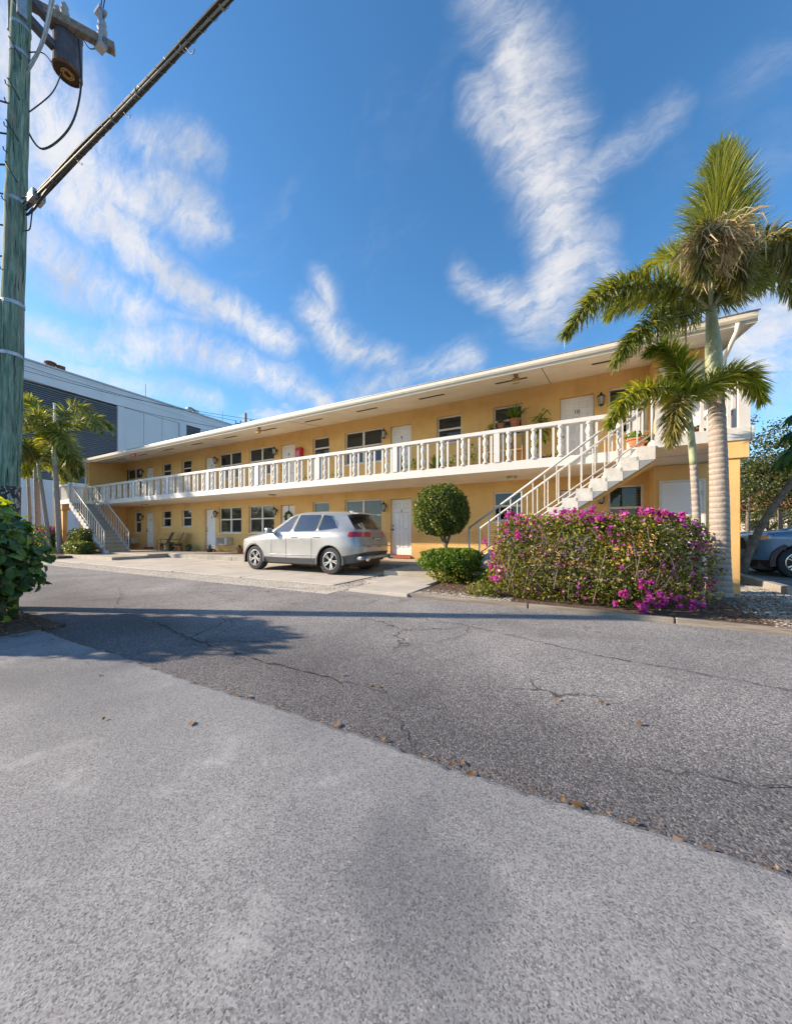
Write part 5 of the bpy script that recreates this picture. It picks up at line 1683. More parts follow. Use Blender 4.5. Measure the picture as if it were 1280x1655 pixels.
pa = pole_at(7.0)
wire([(tc.x + .25, tc.y + .05, 9.0), (tc.x + .30, tc.y + .06, 8.2), (tc.x + .22, tc.y - .05, 7.5), (tc.x + .02, tc.y - .30, 7.02), (pa.x + .05, pa.y + .05, 7.15)], .014)
wire([(tc.x + .29, tc.y + .08, 9.05), (f0.x - .12, f0.y - .12, 9.0), (f0.x - .02, f0.y - .03, 9.06)], .007)
wire([(f0.x, f0.y, 9.56), (f0.x + .05, f0.y + .02, 9.9), (f0.x + .3, f0.y + .1, 10.6)], .008)
wire([(f0.x + .08, f0.y - .05, 9.58), (f0.x + .18, f0.y - .05, 9.9), (f0.x + .45, f0.y, 10.6)], .008)
wire([(pa.x + .05, pa.y + .06, 7.3), (pa.x + .2, pa.y + .3, 7.8), (tc.x - .06, tc.y - .05, 8.55)], .008)
wire([(pa.x + .05, pa.y + .06, 7.95), (pa.x + .25, pa.y + .18, 8.4), (pa.x + .62, pa.y + .22, 9.2), (pa.x + 1.1, pa.y + .25, 10.2)], .016, mat='steel')
wire([(pa.x + .06, pa.y + .04, 7.80), (pa.x + .4, pa.y + .18, 8.4), (pa.x + .9, pa.y + .2, 9.3), (pa.x + 1.4, pa.y + .22, 10.2)], .014, mat='strand')
wire([(pa.x + .06, pa.y + .06, 8.22), (pa.x + .2, pa.y + .2, 8.3), (tc.x - .1, tc.y - .16, 8.6)], .008)
for k in range(5):
    z = 6.2 + k * .6
    wire([pole_at(z) + Vector((.12, -.02, 0)), pole_at(z + .25) + Vector((.02, -.125, 0)), pole_at(z + .3) + Vector((-.12, -.02, 0))], .008)
for k in range(6):
    zz = 5.2 + k * .45
    wire([pole_at(zz) + Vector((-.11, -.04, 0)), pole_at(zz) + Vector((-1.5, -.7, .05 + .1 * (k % 3))), pole_at(zz) + Vector((-6, -2.4, .3))], .012)

# thick lashed bundle of cables running overhead from the pole
att = Vector((-7.12, 1.905, 5.90))
far = Vector((18.0, 1.92, 6.1))
def sag(t, s):
    p = att.lerp(far, t)
    p.z -= 4 * s * t * (1 - t)
    return p
bun = thing('cable_bundle', 'thick lashed bundle of black cables running overhead from the green pole', 'cable', tuple(att))
ts = [i / 90 for i in range(91)]
random.seed(3)
for k in range(7):
    ang = 2 * math.pi * k / 7
    rr = 0.037 if k else 0.0
    ph = random.uniform(0, 6)
    pts = []
    for i, t in enumerate(ts):
        p = sag(t, .42)
        loose = 1 + 1.1 * math.exp(-t * 22) + (0.35 if k == 3 else 0.1) * math.sin(t * 60 + ph)
        pts.append(p + Vector((0, math.cos(ang + t * 5), math.sin(ang + t * 5))) * rr * loose * .58)
    MB().tube(pts, [.017, .014, .012, .016, .010, .013, .011][k], 7).build('cable', M['cable'] if k not in (2, 4) else M['strand'], bun, smooth=True)
hel = []
for i in range(900):
    t = 0.008 + i * 0.00042
    p = sag(t, .42)
    a_ = i * 0.42
    hel.append(p + Vector((0, math.cos(a_), math.sin(a_))) * .036)
MB().tube(hel, .0022, 4).build('lashing_wire', M['strand'], bun)
for i in range(13):
    t = 0.014 + i * 0.027 + random.uniform(-.006, .006)
    p, q = sag(t, .42), sag(t + .0006, .42)
    d_ = (q - p).normalized()
    MB().tube([p - d_ * .008, p + d_ * .008], .038, 9).build('cable_clip', M['strand'], bun)
for k in range(5):
    t = 0.02 + k * .045
    p = sag(t, .42)
    wire([p + Vector((0, 0, -.05)), p + Vector((.06, 0.02, -.12)), p + Vector((.13, 0, -.15))], .005, parent=bun, nm='tie_tail')
MB().obox(att + Vector((.35, 0, -.02)), ((1, 0, 0), (0, 1, 0), (0, 0, 1)), (.10, .07, .06)).build('clamp', M['steel'], bun, bevel=0.01)
wire([att + Vector((-.02, 0, -.1)), att + Vector((.3, 0, -.13)), att + Vector((.7, .0, -.08)), sag(.05, .42)], .016, parent=bun, nm='loose_cable')
wire([att + Vector((-.02, -.05, .1)), att + Vector((.25, -.05, -.0)), att + Vector((.5, 0, -.10)), sag(.035, .42)], .010, parent=bun, nm='loose_cable')
wire([att + Vector((-.1, 0, -.3)), att + Vector((.1, 0, -.35)), att + Vector((.12, .02, -.1)), att + Vector((.4, 0, .02))], .008, parent=bun, nm='loose_cable')

# ==================================================================== PLANTS
RV, FV = Vector((CS, SN, 0)), Vector((-SN, CS, 0))     # along and across the pavement view


def frond_mesh(path, n, ll, mat, rach=0.018, ranks=4, droop=0.35, start=0.10, width=0.028, seed=0, fwd=0.55, tipmat=None):
    rs = np.random.RandomState(seed)
    P = [Vector(p) for p in path]
    pts = []
    for i in range(len(P) - 1):
        p0, p1, p2, p3 = P[max(i - 1, 0)], P[i], P[i + 1], P[min(i + 2, len(P) - 1)]
        for k in range(10):
            t = k / 10
            pts.append(0.5 * ((2 * p1) + (p2 - p0) * t + (2 * p0 - 5 * p1 + 4 * p2 - p3) * t * t + (3 * p1 - p0 - 3 * p2 + p3) * t ** 3))
    pts.append(P[-1])
    N = len(pts)
    rb = MB().tube(pts, [rach * (1 - 0.85 * i / (N - 1)) for i in range(N)], 5, cap=False)
    A = np.array([tuple(p) for p in pts])
    seg = np.linalg.norm(np.diff(A, axis=0), axis=1)
    cum = np.concatenate([[0], np.cumsum(seg)]) / seg.sum()
    s = np.sort(start + (1 - start) * rs.uniform(0, 1, n) ** 0.9)
    X = np.stack([np.interp(s, cum, A[:, k]) for k in range(3)], 1)
    T2 = np.gradient(A, axis=0)
    T = nrmz(np.stack([np.interp(s, cum, T2[:, k]) for k in range(3)], 1))
    upv = np.tile([0, 0, 1.0], (n, 1))
    side = np.cross(T, upv)
    bad = np.linalg.norm(side, axis=1) < 0.25
    side[bad] = np.cross(T[bad], np.tile([tuple(FV)], (bad.sum(), 1)))
    side = nrmz(side)
    top = nrmz(np.cross(side, T))
    # plumose: ranks of leaflets standing round the midrib
    if ranks >= 6:
        ang = rs.uniform(0, 2 * math.pi, n)
    base = np.array([0.15, math.pi - 0.15, 0.85, math.pi - 0.85, -0.5, math.pi + 0.5, 1.4, 1.8])[:ranks]
    if ranks < 6:
        ang = base[rs.randint(0, ranks, n)] + rs.normal(size=n) * 0.22
    rad = side * np.cos(ang)[:, None] + top * np.sin(ang)[:, None]
    f = (fwd + 0.9 * s ** 3)[:, None]
    D = nrmz(rad + T * f + rs.normal(size=(n, 3)) * 0.09)
    env = np.clip(np.sin(np.pi * np.clip(s, 0.02, 1) ** 0.75) ** 0.45, 0.45, 1)
    L = (ll * env * rs.uniform(0.75, 1.12, n))[:, None]
    g = np.array([0, 0, -1.0])
    W = nrmz(np.cross(D, rs.normal(size=(n, 3)) * 0.4 + top)) * (width * rs.uniform(0.7, 1.2, n))[:, None]
    m = X + D * L * 0.5 + g * L * droop * 0.10
    e = X + D * L * 0.97 + g * L * droop * 0.48
    V = np.stack([X - W * .35, X + W * .35, m + W * .5, m - W * .5, e + W * .06, e - W * .06], 1).reshape(-1, 3)
    b = np.arange(n)[:, None] * 6
    Q = np.concatenate([b + np.array([[0, 1, 2, 3]]), b + np.array([[3, 2, 4, 5]])], 1).reshape(-1, 4)
    nb = len(rb.v)
    rq = np.array([q for q in rb.f if len(q) == 4])
    allV = np.concatenate([np.array(rb.v), V])
    allQ = np.concatenate([rq, Q + nb])
    rnd = np.concatenate([np.full(len(rq), 0.5), np.repeat(np.clip(rs.beta(2, 2, n) * 0.9 + (0.1 * s), 0, 0.98), 2)])
    mi = np.concatenate([np.ones(len(rq)), np.zeros(len(Q))])
    return allV, allQ, rnd, mi


def add_frond(parent, path, n, ll, mat, label=None, **k):
    V, Q, rnd, mi = frond_mesh(path, n, ll, mat, **k)
    V = V - np.array(ORG[parent.name])
    me = fast_mesh('frond', V, Q, [M[mat], M['shaft']], rnd=rnd, mat_idx=mi)
    return link('frond', me, parent, label)


def loc(C, o):
    return C + RV * o[0] + FV * o[1] + Vector((0, 0, o[2]))


def palm_trunk(t, base, crown, r0, r1, shaft_z, seg=16, step=0.045):
    """ringed trunk, then the smooth crownshaft"""
    b, c = Vector(base), Vector(crown)
    n = max(10, int((shaft_z - b.z) / step))
    pts, rad = [], []
    for i in range(n + 1):
        q = i / n
        z = b.z + (shaft_z - b.z) * q
        w = (z - b.z) / (c.z - b.z)
        p = b.lerp(c, w)
        bow = math.sin(math.pi * w) * 0.03 * (c.z - b.z) * 0.25
        pts.append(Vector((p.x + bow, p.y, z)))
        fl = 1 + 0.35 * math.exp(-q * 14)
        rad.append((r0 + (r1 - r0) * q) * fl * (1 + (0.009 if i % 2 else -0.009)) * random.uniform(.99, 1.01))
    MB().tube(pts, rad, seg).build('trunk', M['trunk'], t, smooth=True)
    sp, sr = [], []
    for i in range(13):
        q = i / 12
        p = pts[-1].lerp(c, q)
        sp.append(p)
        sr.append(r1 * (0.98 + 0.10 * math.sin(math.pi * min(1, q * 1.4)) - 0.38 * q ** 2))
    MB().tube(sp, sr, seg).build('crownshaft', M['shaft'], t, smooth=True)


# -- the big foxtail palm in front of the right pillar
t = thing('palm_tree', 'tall foxtail palm with thick ringed trunk standing against the right pillar', 'palm tree', (2.11, 7.43, 0.02))
C = loc(Vector((2.11, 7.43, 4.86)), (-0.15, 0, 0))
palm_trunk(t, (2.11, 7.43, 0.02), C, 0.140, 0.105, 3.55, 22)
MB().lathe([(.26, 0), (.23, .06), (.16, .10)], 16, (2.11, 7.43, 0.0)).build('root_flare', M['bark'], t, smooth=True)
for k, (pth, n, ll, mt, sd, kw) in enumerate([
    ([(0, 0, 0), (.11, .1, .62), (.21, .15, 1.35), (.30, .2, 2.1), (.40, .25, 2.85)], 2200, 0.76, 'frond', 1, dict(ranks=6, droop=.1, fwd=.5, start=.03)),
    ([(0, 0, 0), (-.53, -.05, .31), (-1.17, -.1, .35), (-1.91, -.15, .13), (-2.50, -.2, -.52)], 1120, 0.44, 'frond', 2, dict(ranks=6, droop=.6)),
    ([(0, 0, 0), (-.52, -.15, -.18), (-1.09, -.25, -.36), (-1.55, -.35, -.72), (-1.85, -.4, -1.10)], 832, 0.36, 'frond', 3, dict(ranks=6, droop=.6)),
    ([(0, 0, 0), (.12, .6, 1.12), (.25, 1.2, 1.85), (.22, 1.7, 2.1)], 736, 0.55, 'frondlite', 4, dict(ranks=6, droop=.2)),
    ([(0, 0, 0), (-.42, -.4, .42), (-.78, -.8, .55), (-1.10, -1.1, .22), (-1.22, -1.2, -.30)], 992, 0.42, 'frondolive', 5, dict(ranks=6, droop=1.0, start=.2)),
    ([(0, 0, 0), (-.21, -.3, .55), (-.38, -.65, .68), (-.46, -.9, .30), (-.50, -1.0, -.30)], 832, 0.42, 'frondolive', 12, dict(ranks=6, droop=1.0, start=.2)),
    ([(0, 0, 0), (.47, .1, .47), (.94, .15, .77), (1.42, .2, 1.23), (1.79, .2, 1.60)], 992, 0.48, 'frond', 6, dict(ranks=6, droop=.5)),
    ([(0, 0, 0), (.62, .3, .55), (1.25, .5, .95), (1.8, .6, .95), (2.1, .6, .55)], 768, 0.42, 'frond', 7, dict(ranks=6, droop=.6)),
    ([(0, 0, 0), (-.45, .3, .38), (-.85, .6, .62), (-1.15, .9, .45)], 672, 0.42, 'frondlite', 9, dict(ranks=6, droop=.4)),
    ([(0, 0, 0), (.2, -.3, .5), (.36, -.55, .72), (.42, -.75, .45), (.42, -.8, .0)], 672, 0.42, 'frondolive', 10, dict(ranks=6, droop=.9)),
]):
    add_frond(t, [loc(C - Vector((0, 0, .06)), p) for p in pth], n, ll, mt, seed=sd, rach=0.024, width=.021, **kw)
# dried flower strands hanging at the heart of the crown
rs = np.random.RandomState(9)
n = 620
cen = loc(C, (-.98, -1.15, .06))
d = nrmz(rs.normal(size=(n, 3)) * np.array([1, 1, .7]))
P = np.array(tuple(cen)) + d * rs.uniform(.02, .36, (n, 1)) * np.array([.9, .6, 1.0])
dd = nrmz(d * .55 + np.array([0, 0, -.75]) + rs.normal(size=(n, 3)) * .35)
L = rs.uniform(.16, .38, (n, 1))
sd = nrmz(np.cross(dd, rs.normal(size=(n, 3)))) * rs.uniform(.004, .009, (n, 1))
bend = nrmz(d + rs.normal(size=(n, 3)) * .4) * L * .22
o_ = np.array(ORG[t.name])
V = np.stack([P - sd, P + sd, P + dd * L * .5 + bend + sd, P + dd * L * .5 + bend - sd, P + dd * L + sd * .4, P + dd * L - sd * .4], 1).reshape(-1, 3) - o_
q = np.arange(n)[:, None] * 6
Q = np.concatenate([q + np.array([[0, 1, 2, 3]]), q + np.array([[3, 2, 4, 5]])], 1).reshape(-1, 4)
link('seed_cluster', fast_mesh('seed_cluster', V, Q, M['dry'], rnd=np.repeat(rs.uniform(0, 1, n), 2)), t, 'dried tangle of seed strands')
MB().tube([loc(C, (-.51, -.1, .05)), loc(C, (-.50, -.1, -.33)), loc(C, (-.49, -.1, -.76))], [.012, .02, .006], 6).build('spathe', M['dry'], t)

# -- the smaller palm before it
bx = Vector((1.68, 6.76, 0.03))
t = thing('palm_tree', 'slim young palm with yellow green fronds in front of the tall palm', 'palm tree', tuple(bx))
C = Vector((1.54, 6.68, 3.07))
palm_trunk(t, bx, C, 0.062, 0.046, 2.15, 16)
for k, (pth, n, ll, mt, kw) in enumerate([
    ([(0, 0, 0), (-.26, 0, .24), (-.70, -.05, .26), (-1.05, -.1, .07), (-1.32, -.15, -.32)], 736, 0.33, 'frondlite', dict(droop=.55)),
    ([(0, 0, 0), (-.03, .02, .40), (-.2, .02, .76), (-.43, 0, .90), (-.62, 0, .82)], 736, 0.36, 'frondlite', dict(droop=.25)),
    ([(0, 0, 0), (.21, 0, .26), (.53, -.06, .47), (.80, -.1, .46), (.98, -.12, .08)], 832, 0.36, 'frondlite', dict(droop=.55)),
    ([(0, 0, 0), (-.18, -.12, .06), (-.40, -.25, -.14), (-.56, -.35, -.62)], 480, 0.28, 'frondolive', dict(droop=.9)),
    ([(0, 0, 0), (.12, .2, .28), (.25, .5, .48), (.3, .8, .3)], 416, 0.30, 'frondolive', dict(droop=.5)),
]):
    add_frond(t, [loc(C - Vector((0, 0, .03)), p) for p in pth], n, ll, mt, seed=30 + k, rach=0.016, width=.019, ranks=6, **kw)

# -- the group of palms by the far stair
def far_palm(label, base, crown, r0, r1, fr, seed, size=1.0):
    t = thing('palm_tree', label, 'palm tree', base, 'palms by the far stair')
    C = Vector(crown)
    palm_trunk(t, base, C, r0, r1, C.z - 1.0 * size, 12, 0.09)
    rs = random.Random(seed)
    for k, f in enumerate(fr):
        if len(f) == 3 and not isinstance(f[0], tuple):
            a, L, lift = f
            ca, sa = math.cos(a), math.sin(a)
            pth = [(0, 0, 0), (ca * L * .3, sa * L * .3, lift * .75), (ca * L * .65, sa * L * .65, lift), (ca * L * .95, sa * L * .95, lift * .35), (ca * L * 1.1, sa * L * 1.1, -lift * .45)]
        else:
            pth = f
        add_frond(t, [loc(C, p) for p in pth], 330, 0.75 * size, 'frondlite' if k in (0, 3) else ('frondolive' if k == 4 else 'frond'), seed=seed * 10 + k, rach=.035, width=.05, ranks=6, droop=.5)

far_palm('foxtail palm with pale crownshaft right in front of the far stair landing', (-23.15, 7.36, 0.1), (-23.45, 7.22, 5.55), .125, .10,
         [[(0, 0, 0), (-.35, 0, .9), (-.9, 0, 2.0), (-1.5, 0, 2.5), (-2.1, 0, 2.2)], [(0, 0, 0), (.45, -.1, 1.2), (1.1, -.2, 1.95), (1.9, -.2, 1.75), (2.6, -.2, .6)],
          [(0, 0, 0), (.5, -.4, .5), (1.0, -.7, .45), (1.5, -.9, -.35)], [(0, 0, 0), (-.6, -.4, .9), (-1.2, -.7, 1.1), (-1.9, -.9, .4)], [(0, 0, 0), (-.4, .5, .5), (-1.0, .9, .5), (-1.5, 1.1, -.3)],
          [(0, 0, 0), (.5, .5, 1.2), (1.2, .9, 1.8), (2.0, 1.2, 1.2)], [(0, 0, 0), (.1, -.6, 1.0), (.2, -1.2, 1.2), (.2, -1.8, .5)]], 51)
far_palm('leaning slim palm left of the palm before the stair landing', (-23.6, 7.15, 0.1), (-24.35, 6.9, 4.7), .10, .075,
         [(2.6, 2.0, .9), (-1.2, 1.6, .8), (.4, 1.6, 1.0), (3.9, 1.9, .7), (5.1, 1.6, .5), (1.4, 1.6, .9)], 52, .85)
far_palm('stout palm trunk third from the far stair, close beside the green pole', (-27.2, 7.72, 0.1), (-27.5, 7.7, 5.3), .15, .12,
         [(2.9, 2.3, 1.2), (0.3, 2.1, 1.3), (4.4, 2.0, .8), (1.6, 2.2, 1.4), (5.5, 2.1, .7), (3.7, 2.1, .5)], 53, 1.0)
far_palm('farthest thin palm showing just right of the green pole', (-30.6, 8.35, 0.1), (-31.1, 8.35, 5.0), .10, .08,
         [(2.9, 1.9, .8), (0.2, 2.0, .9), (4.6, 1.9, .8), (1.5, 2.0, 1.0), (5.6, 1.7, .5)], 54, .9)

# -- clipped ball tree and the low bush before it
t = thing('topiary_tree', 'small tree clipped to a round ball beside the near stair', 'tree', (-2.70, 7.72, 0.16))
tc_ = (-2.83, 7.72, 1.66)
MB().tube([(-2.68, 7.72, 0.05), (-2.66, 7.70, .45), (-2.72, 7.72, .8), (-2.78, 7.72, 1.2)], [.058, .048, .042, .03], 9).tube([(-2.72, 7.72, .8), (-2.6, 7.66, 1.05), (-2.5, 7.6, 1.3)], [.035, .028, .02], 7).tube([(-2.70, 7.72, .72), (-2.85, 7.8, 1.0), (-3.0, 7.8, 1.3)], [.03, .024, .018], 7).build('trunk', M['bark'], t, smooth=True)
P, h = blob(13000, tc_, (.63, .63, .60), 2.5, .34, .045, 61)
cloud('crown', P, h, .062, M['box'], t, hint_w=.5)
P, h = blob(3000, tc_, (.50, .50, .47), 2.3, .8, .05, 62)
cloud('inner_leaves', P, h, .075, M['box'], t)

def shrub(name, label, cat, c, half, n, size, mat, seed, p=3.2, shell=.4, lump=.08, group=None, stems=8):
    t = thing(name, label, cat, (c[0], c[1], c[2] - half[2]), group)
    P, h = blob(n, c, half, p, shell, lump, seed, zmin=c[2] - half[2] * .97)
    cloud('foliage', P, h, size, M[mat], t, hint_w=.5)
    rs = random.Random(seed)
    mb = MB()
    z0 = c[2] - half[2]
    for k in range(stems):
        a = rs.uniform(0, 6.28)
        x, y = c[0] + math.cos(a) * half[0] * .25, c[1] + math.sin(a) * half[1] * .25
        mb.tube([(x, y, z0 - .03), (x + math.cos(a) * half[0] * .2, y + math.sin(a) * half[1] * .2, c[2] - half[2] * .3), (x + math.cos(a) * half[0] * .5, y + math.sin(a) * half[1] * .5, c[2] + half[2] * .5)], [.02, .015, .007], 5)
    mb.build('stems', M['bark'], t, smooth=True)
    return t

t = shrub('clipped_bush', 'low bright green clipped bush in front of the ball tree', 'bush', (-2.47, 7.30, .50), (.66, .50, .27), 9000, .062, 'bright', 71, 3.0, .45, .07)
P, h = blob(2600, (-2.42, 7.25, .24), (.50, .42, .24), 2.5, .8, .15, 72, zmin=.04)
cloud('lower_leaves', P, h, .06, M['boug'], t)
shrub('ground_plant', 'small dark plant low in the mulch under the near stair', 'plant', (-1.62, 7.2, .2), (.28, .25, .18), 700, .06, 'bright', 73, 2.2, .8, .2)
shrub('ground_plant', 'pale low plant at the left foot of the bougainvillea', 'plant', (-1.35, 5.95, .14), (.35, .30, .16), 800, .05, 'boug', 74, 2.2, .8, .2)
# far hedges by the stair
shrub('clipped_hedge', 'low front hedge clipped square at the foot of the far stair', 'hedge', (-21.15, 7.42, .42), (.95, .40, .32), 3000, .10, 'box', 75, 5, .4, .05)
shrub('clipped_hedge', 'taller clipped hedge behind the low one beside the far stair', 'hedge', (-22.2, 7.86, .80), (.75, .35, .55), 3000, .10, 'box', 76, 5, .4, .05)
t = shrub('bougainvillea_hedge', 'far bougainvillea hedge with a few magenta flowers behind the palm trunks', 'hedge', (-25.1, 7.3, .78), (1.5, .45, .66), 4200, .11, 'box', 77, 4, .4, .08)
P, h = blob(900, (-25.1, 7.3, .80), (1.52, .47, .68), 4, .1, .08, 78)
k = (P[:, 2] > 1.2) | (RS.uniform(0, 1, len(P)) < .08)
cloud('flowers', P[k], h[k], .10, M['bract'], t, aspect=.9)

# -- the big bougainvillea hedge in bloom
hc, hh = (0.14, 6.40, .70), (1.40, .70, .69)
t = thing('bougainvillea_hedge', 'big square bougainvillea hedge full of magenta flowers beside the drive', 'hedge', (hc[0], hc[1], .03))
P, h = blob(36000, hc, hh, 5.0, .42, .075, 81, zmin=.06)
dens = 0.5 + 0.5 * np.sin(P[:, 0] * 5.1 + P[:, 2] * 3.0) * np.sin(P[:, 1] * 4.3 + P[:, 2] * 6.0 + 1.0)
keep = RS.uniform(0, 1, len(P)) < np.clip(.42 + .55 * dens + .25 * (P[:, 2] - .5), .25, 1)
rn = np.clip(RS.beta(2.2, 2.2, keep.sum()) + 0.16 * np.sin(P[keep][:, 0] * 3.3 + P[keep][:, 2] * 4), 0, .99)
cloud('foliage', P[keep], h[keep], .051, M['boug'], t, hint_w=.45, aspect=.6, rnd=rn)
P, h = blob(3800, hc, hh, 5.0, .16, .08, 82, zmin=.1)
hot = (np.sin(P[:, 0] * 4.0 + 1) * np.sin(P[:, 2] * 5.0 + P[:, 0] * 2) + .55 * (P[:, 2] - .7) / .7 + RS.normal(size=len(P)) * 1.0) > .38
cloud('scattered_bracts', P[hot] + h[hot] * .02, h[hot], .046, M['bract'], t, hint_w=.5, aspect=.85)
# woody branches seen through the gaps
rs = random.Random(4)
for k in range(11):
    x0 = hc[0] + rs.uniform(-1.1, 1.0)
    y0 = hc[1] + rs.uniform(-.45, .35)
    x1, y1, z1 = x0 + rs.uniform(-.45, .35), hc[1] - rs.uniform(.45, .72), rs.uniform(.25, 1.15)
    MB().tube(bezier((x0, y0, .03), ((x0 + x1) / 2 + rs.uniform(-.2, .2), y1 + .05, z1 * .6), (x1, y1, z1), 6), [.016, .013, .012, .010, .009, .007, .004], 5).build('branch', M['bark'], t, smooth=True)
for k in range(40):
    a = rs.uniform(0, 6.28)
    x0 = hc[0] + rs.uniform(-1.2, 1.1)
    MB().tube(bezier((x0, hc[1] - .55, rs.uniform(.3, 1.2)), (x0 + rs.uniform(-.1, .1), hc[1] - .72, rs.uniform(.4, 1.2)), (x0 + rs.uniform(-.3, .3), hc[1] - .74, rs.uniform(.1, 1.25)), 4), .006, 4).build('twig', M['bark'], t)
# flower heads one by one
heads = []
for q in range(4):
    rs2 = np.random.RandomState(90 + q)
    n = 22
    d = nrmz(rs2.normal(size=(n, 3)))
    V, Q = leaf_quads(d * rs2.uniform(.012, .055, (n, 1)), .052, d, .6, .9, .2, rs2)
    heads.append(fast_mesh('flower_head', V, Q, M['bract'], rnd=rs2.uniform(0, 1, n)))
P, h = blob(4200, hc, (hh[0] * 1.0, hh[1] * 1.0, hh[2] * 1.0), 5.0, .02, .075, 83, zmin=.12)
front = (h[:, 1] < .1) | (P[:, 2] > 1.25)
clus = np.sin(P[:, 0] * 3.7 + .6) * np.cos(P[:, 2] * 4.6 + P[:, 0] * 2.2) + .65 * (P[:, 2] > 1.22) + .9 * ((P[:, 0] > .8) & (P[:, 2] < .5)) + .35 * (P[:, 0] < -.7) + RS.normal(size=len(P)) * .62
order = np.argsort(-(clus + 9 * front))[:235]
for i in order:
    shared('flower_head', random.choice(heads), t, tuple(P[i] + h[i] * .02), rotz=random.uniform(0, 6), scale=(random.uniform(.4, 1.0),) * 3)
for k in range(16):
    shared('flower_head', random.choice(heads), t, (random.uniform(.5, 1.45), random.uniform(5.5, 5.72), random.uniform(.08, .3)), rotz=random.uniform(0, 6), scale=(random.uniform(.7, 1.2),) * 3)

# -- the broad leaved bush in the left foreground, its outer leaves one by one
def leaf_mesh(L, W, mat, cup=.18, bend=.25, seed=0):
    vs = []
    for i in range(6):
        q = i / 5
        w = W * math.sin(math.pi * min(1, q * .92 + .04)) ** .8 * (1 if q < .95 else .2)
        x = L * q
        z = -bend * L * q * q
        vs += [(x, -w / 2, z + cup * w), (x, 0, z), (x, w / 2, z + cup * w)]
    fs = []
    for i in range(5):
        fs += [(3 * i, 3 * i + 3, 3 * i + 4, 3 * i + 1), (3 * i + 1, 3 * i + 4, 3 * i + 5, 3 * i + 2)]
    me = bpy.data.meshes.new('leaf')
    me.from_pydata(vs, [], fs)
    me.materials.append(M[mat])
    me.polygons.foreach_set('use_smooth', [True] * len(fs))
    return me

def leaf_at(parent, me, p, d, up, s, roll=0.0):
    d = Vector(d).normalized()
    z = Vector(up)
    z = (z - d * z.dot(d)).normalized()
    y = z.cross(d)
    rot = Matrix((d, y, z)).transposed().to_4x4()
    o = bpy.data.objects.new('leaf', me)
    COL.objects.link(o)
    org = Vector(ORG[parent.name])
    o.parent = parent
    o.matrix_basis = Matrix.Translation(Vector(p) - org) @ rot @ Matrix.Rotation(roll, 4, 'X') @ Matrix.Scale(s, 4)
    return o

bc, bh = (-6.52, 1.02, .76), (.85, .66, .76)
t = thing('broad_leaved_bush', 'round bush of broad glossy leaves at the left edge in front of the pole', 'bush', (bc[0], bc[1], .03))
lm = [leaf_mesh(.125, .085, 'bigleaf', .15, .2), leaf_mesh(.11, .08, 'bigleaf', .2, .35), leaf_mesh(.14, .088, 'bigleaf', .1, .3)]
ly = [leaf_mesh(.11, .082, 'young_lit_leaf', .2, .2), leaf_mesh(.095, .075, 'young_lit_leaf', .15, .3)]
P, h = blob(6000, bc, bh, 2.4, .10, .13, 95, zmin=.12)
side = (h[:, 0] * .75 + h[:, 1] * .1 - h[:, 1] * .15) > -.05
vis = np.where(((P[:, 0] > bc[0] - .05)) & ((h[:, 0] > .1) | (h[:, 2] > .3)))[0][:300]
rs = random.Random(8)
for i in vis:
    p, n_ = P[i], Vector(h[i])
    d = Vector((n_.x * .6 + rs.gauss(0, .5), n_.y * .6 + rs.gauss(0, .5), n_.z * .3 + rs.gauss(-.35, .35)))
    yng_lit = (p[2] > 1.0 and rs.random() < .85) or rs.random() < .09  # upper leaves mostly get the sun-brightened colour
    leaf_at(t, rs.choice(ly if yng_lit else lm), p, d, n_ + Vector((rs.gauss(0, .35), rs.gauss(0, .35), .45)), rs.uniform(.75, 1.25))
def leaf_mass(name, P, h, L, mat, parent, rs):
    """many three-part leaves in one mesh"""
    n = len(P)
    d = nrmz(h * .55 + rs.normal(size=(n, 3)) * .55 + np.array([0, 0, -.35]))
    up = h * .8 + rs.normal(size=(n, 3)) * .4 + np.array([0, 0, .4])
    up = nrmz(up - d * np.sum(up * d, 1, keepdims=True))
    s = np.cross(up, d)
    L = L * rs.uniform(.7, 1.25, (n, 1))
    W = L * .34
    c = P - np.array(ORG[parent.name])
    V = np.stack([c, c + d * L * .3 - s * W + up * W * .3, c + d * L * .3 + s * W + up * W * .3, c + d * L * .72 - s * W * .85 + up * W * .2 - up * L * .08, c + d * L * .72 + s * W * .85 + up * W * .2 - up * L * .08, c + d * L - up * L * .25, c + d * L * .35, c + d * L * .72 - up * L * .08], 1).reshape(-1, 3)
    b = np.arange(n)[:, None] * 8
    Q = np.concatenate([b + np.array([[0, 1, 6, 6]]), b + np.array([[0, 6, 2, 2]])], 1)
    T3 = np.array([(0, 1, 6), (0, 6, 2), (1, 3, 7), (1, 7, 6), (6, 7, 4), (6, 4, 2), (3, 5, 7), (7, 5, 4)])
    Q = (b[:, None, :] + T3[None]).reshape(-1, 3)
    me = fast_mesh(name, V, Q, M[mat], rnd=np.repeat(rs.uniform(0, 1, n), 8), nv=3, smooth=False)
    o = link(name, me, parent)
    return o
P, h = blob(4200, bc, bh, 2.4, .55, .13, 96, zmin=.10)
o = leaf_mass('inner_leaves', P, h, .125, 'bigleaf', t, np.random.RandomState(97))
o['kind'] = 'stuff'
P2, h2 = blob(1500, bc, (bh[0] * 1.02, bh[1] * 1.02, bh[2] * 1.04), 2.4, .12, .13, 98, zmin=1.05)
o = leaf_mass('young_sunlit_leaves', P2[:330], h2[:330], .105, 'young_lit_leaf', t, np.random.RandomState(99))
o['kind'] = 'stuff'
k = P[:, 2] > 1.30
mb = MB()
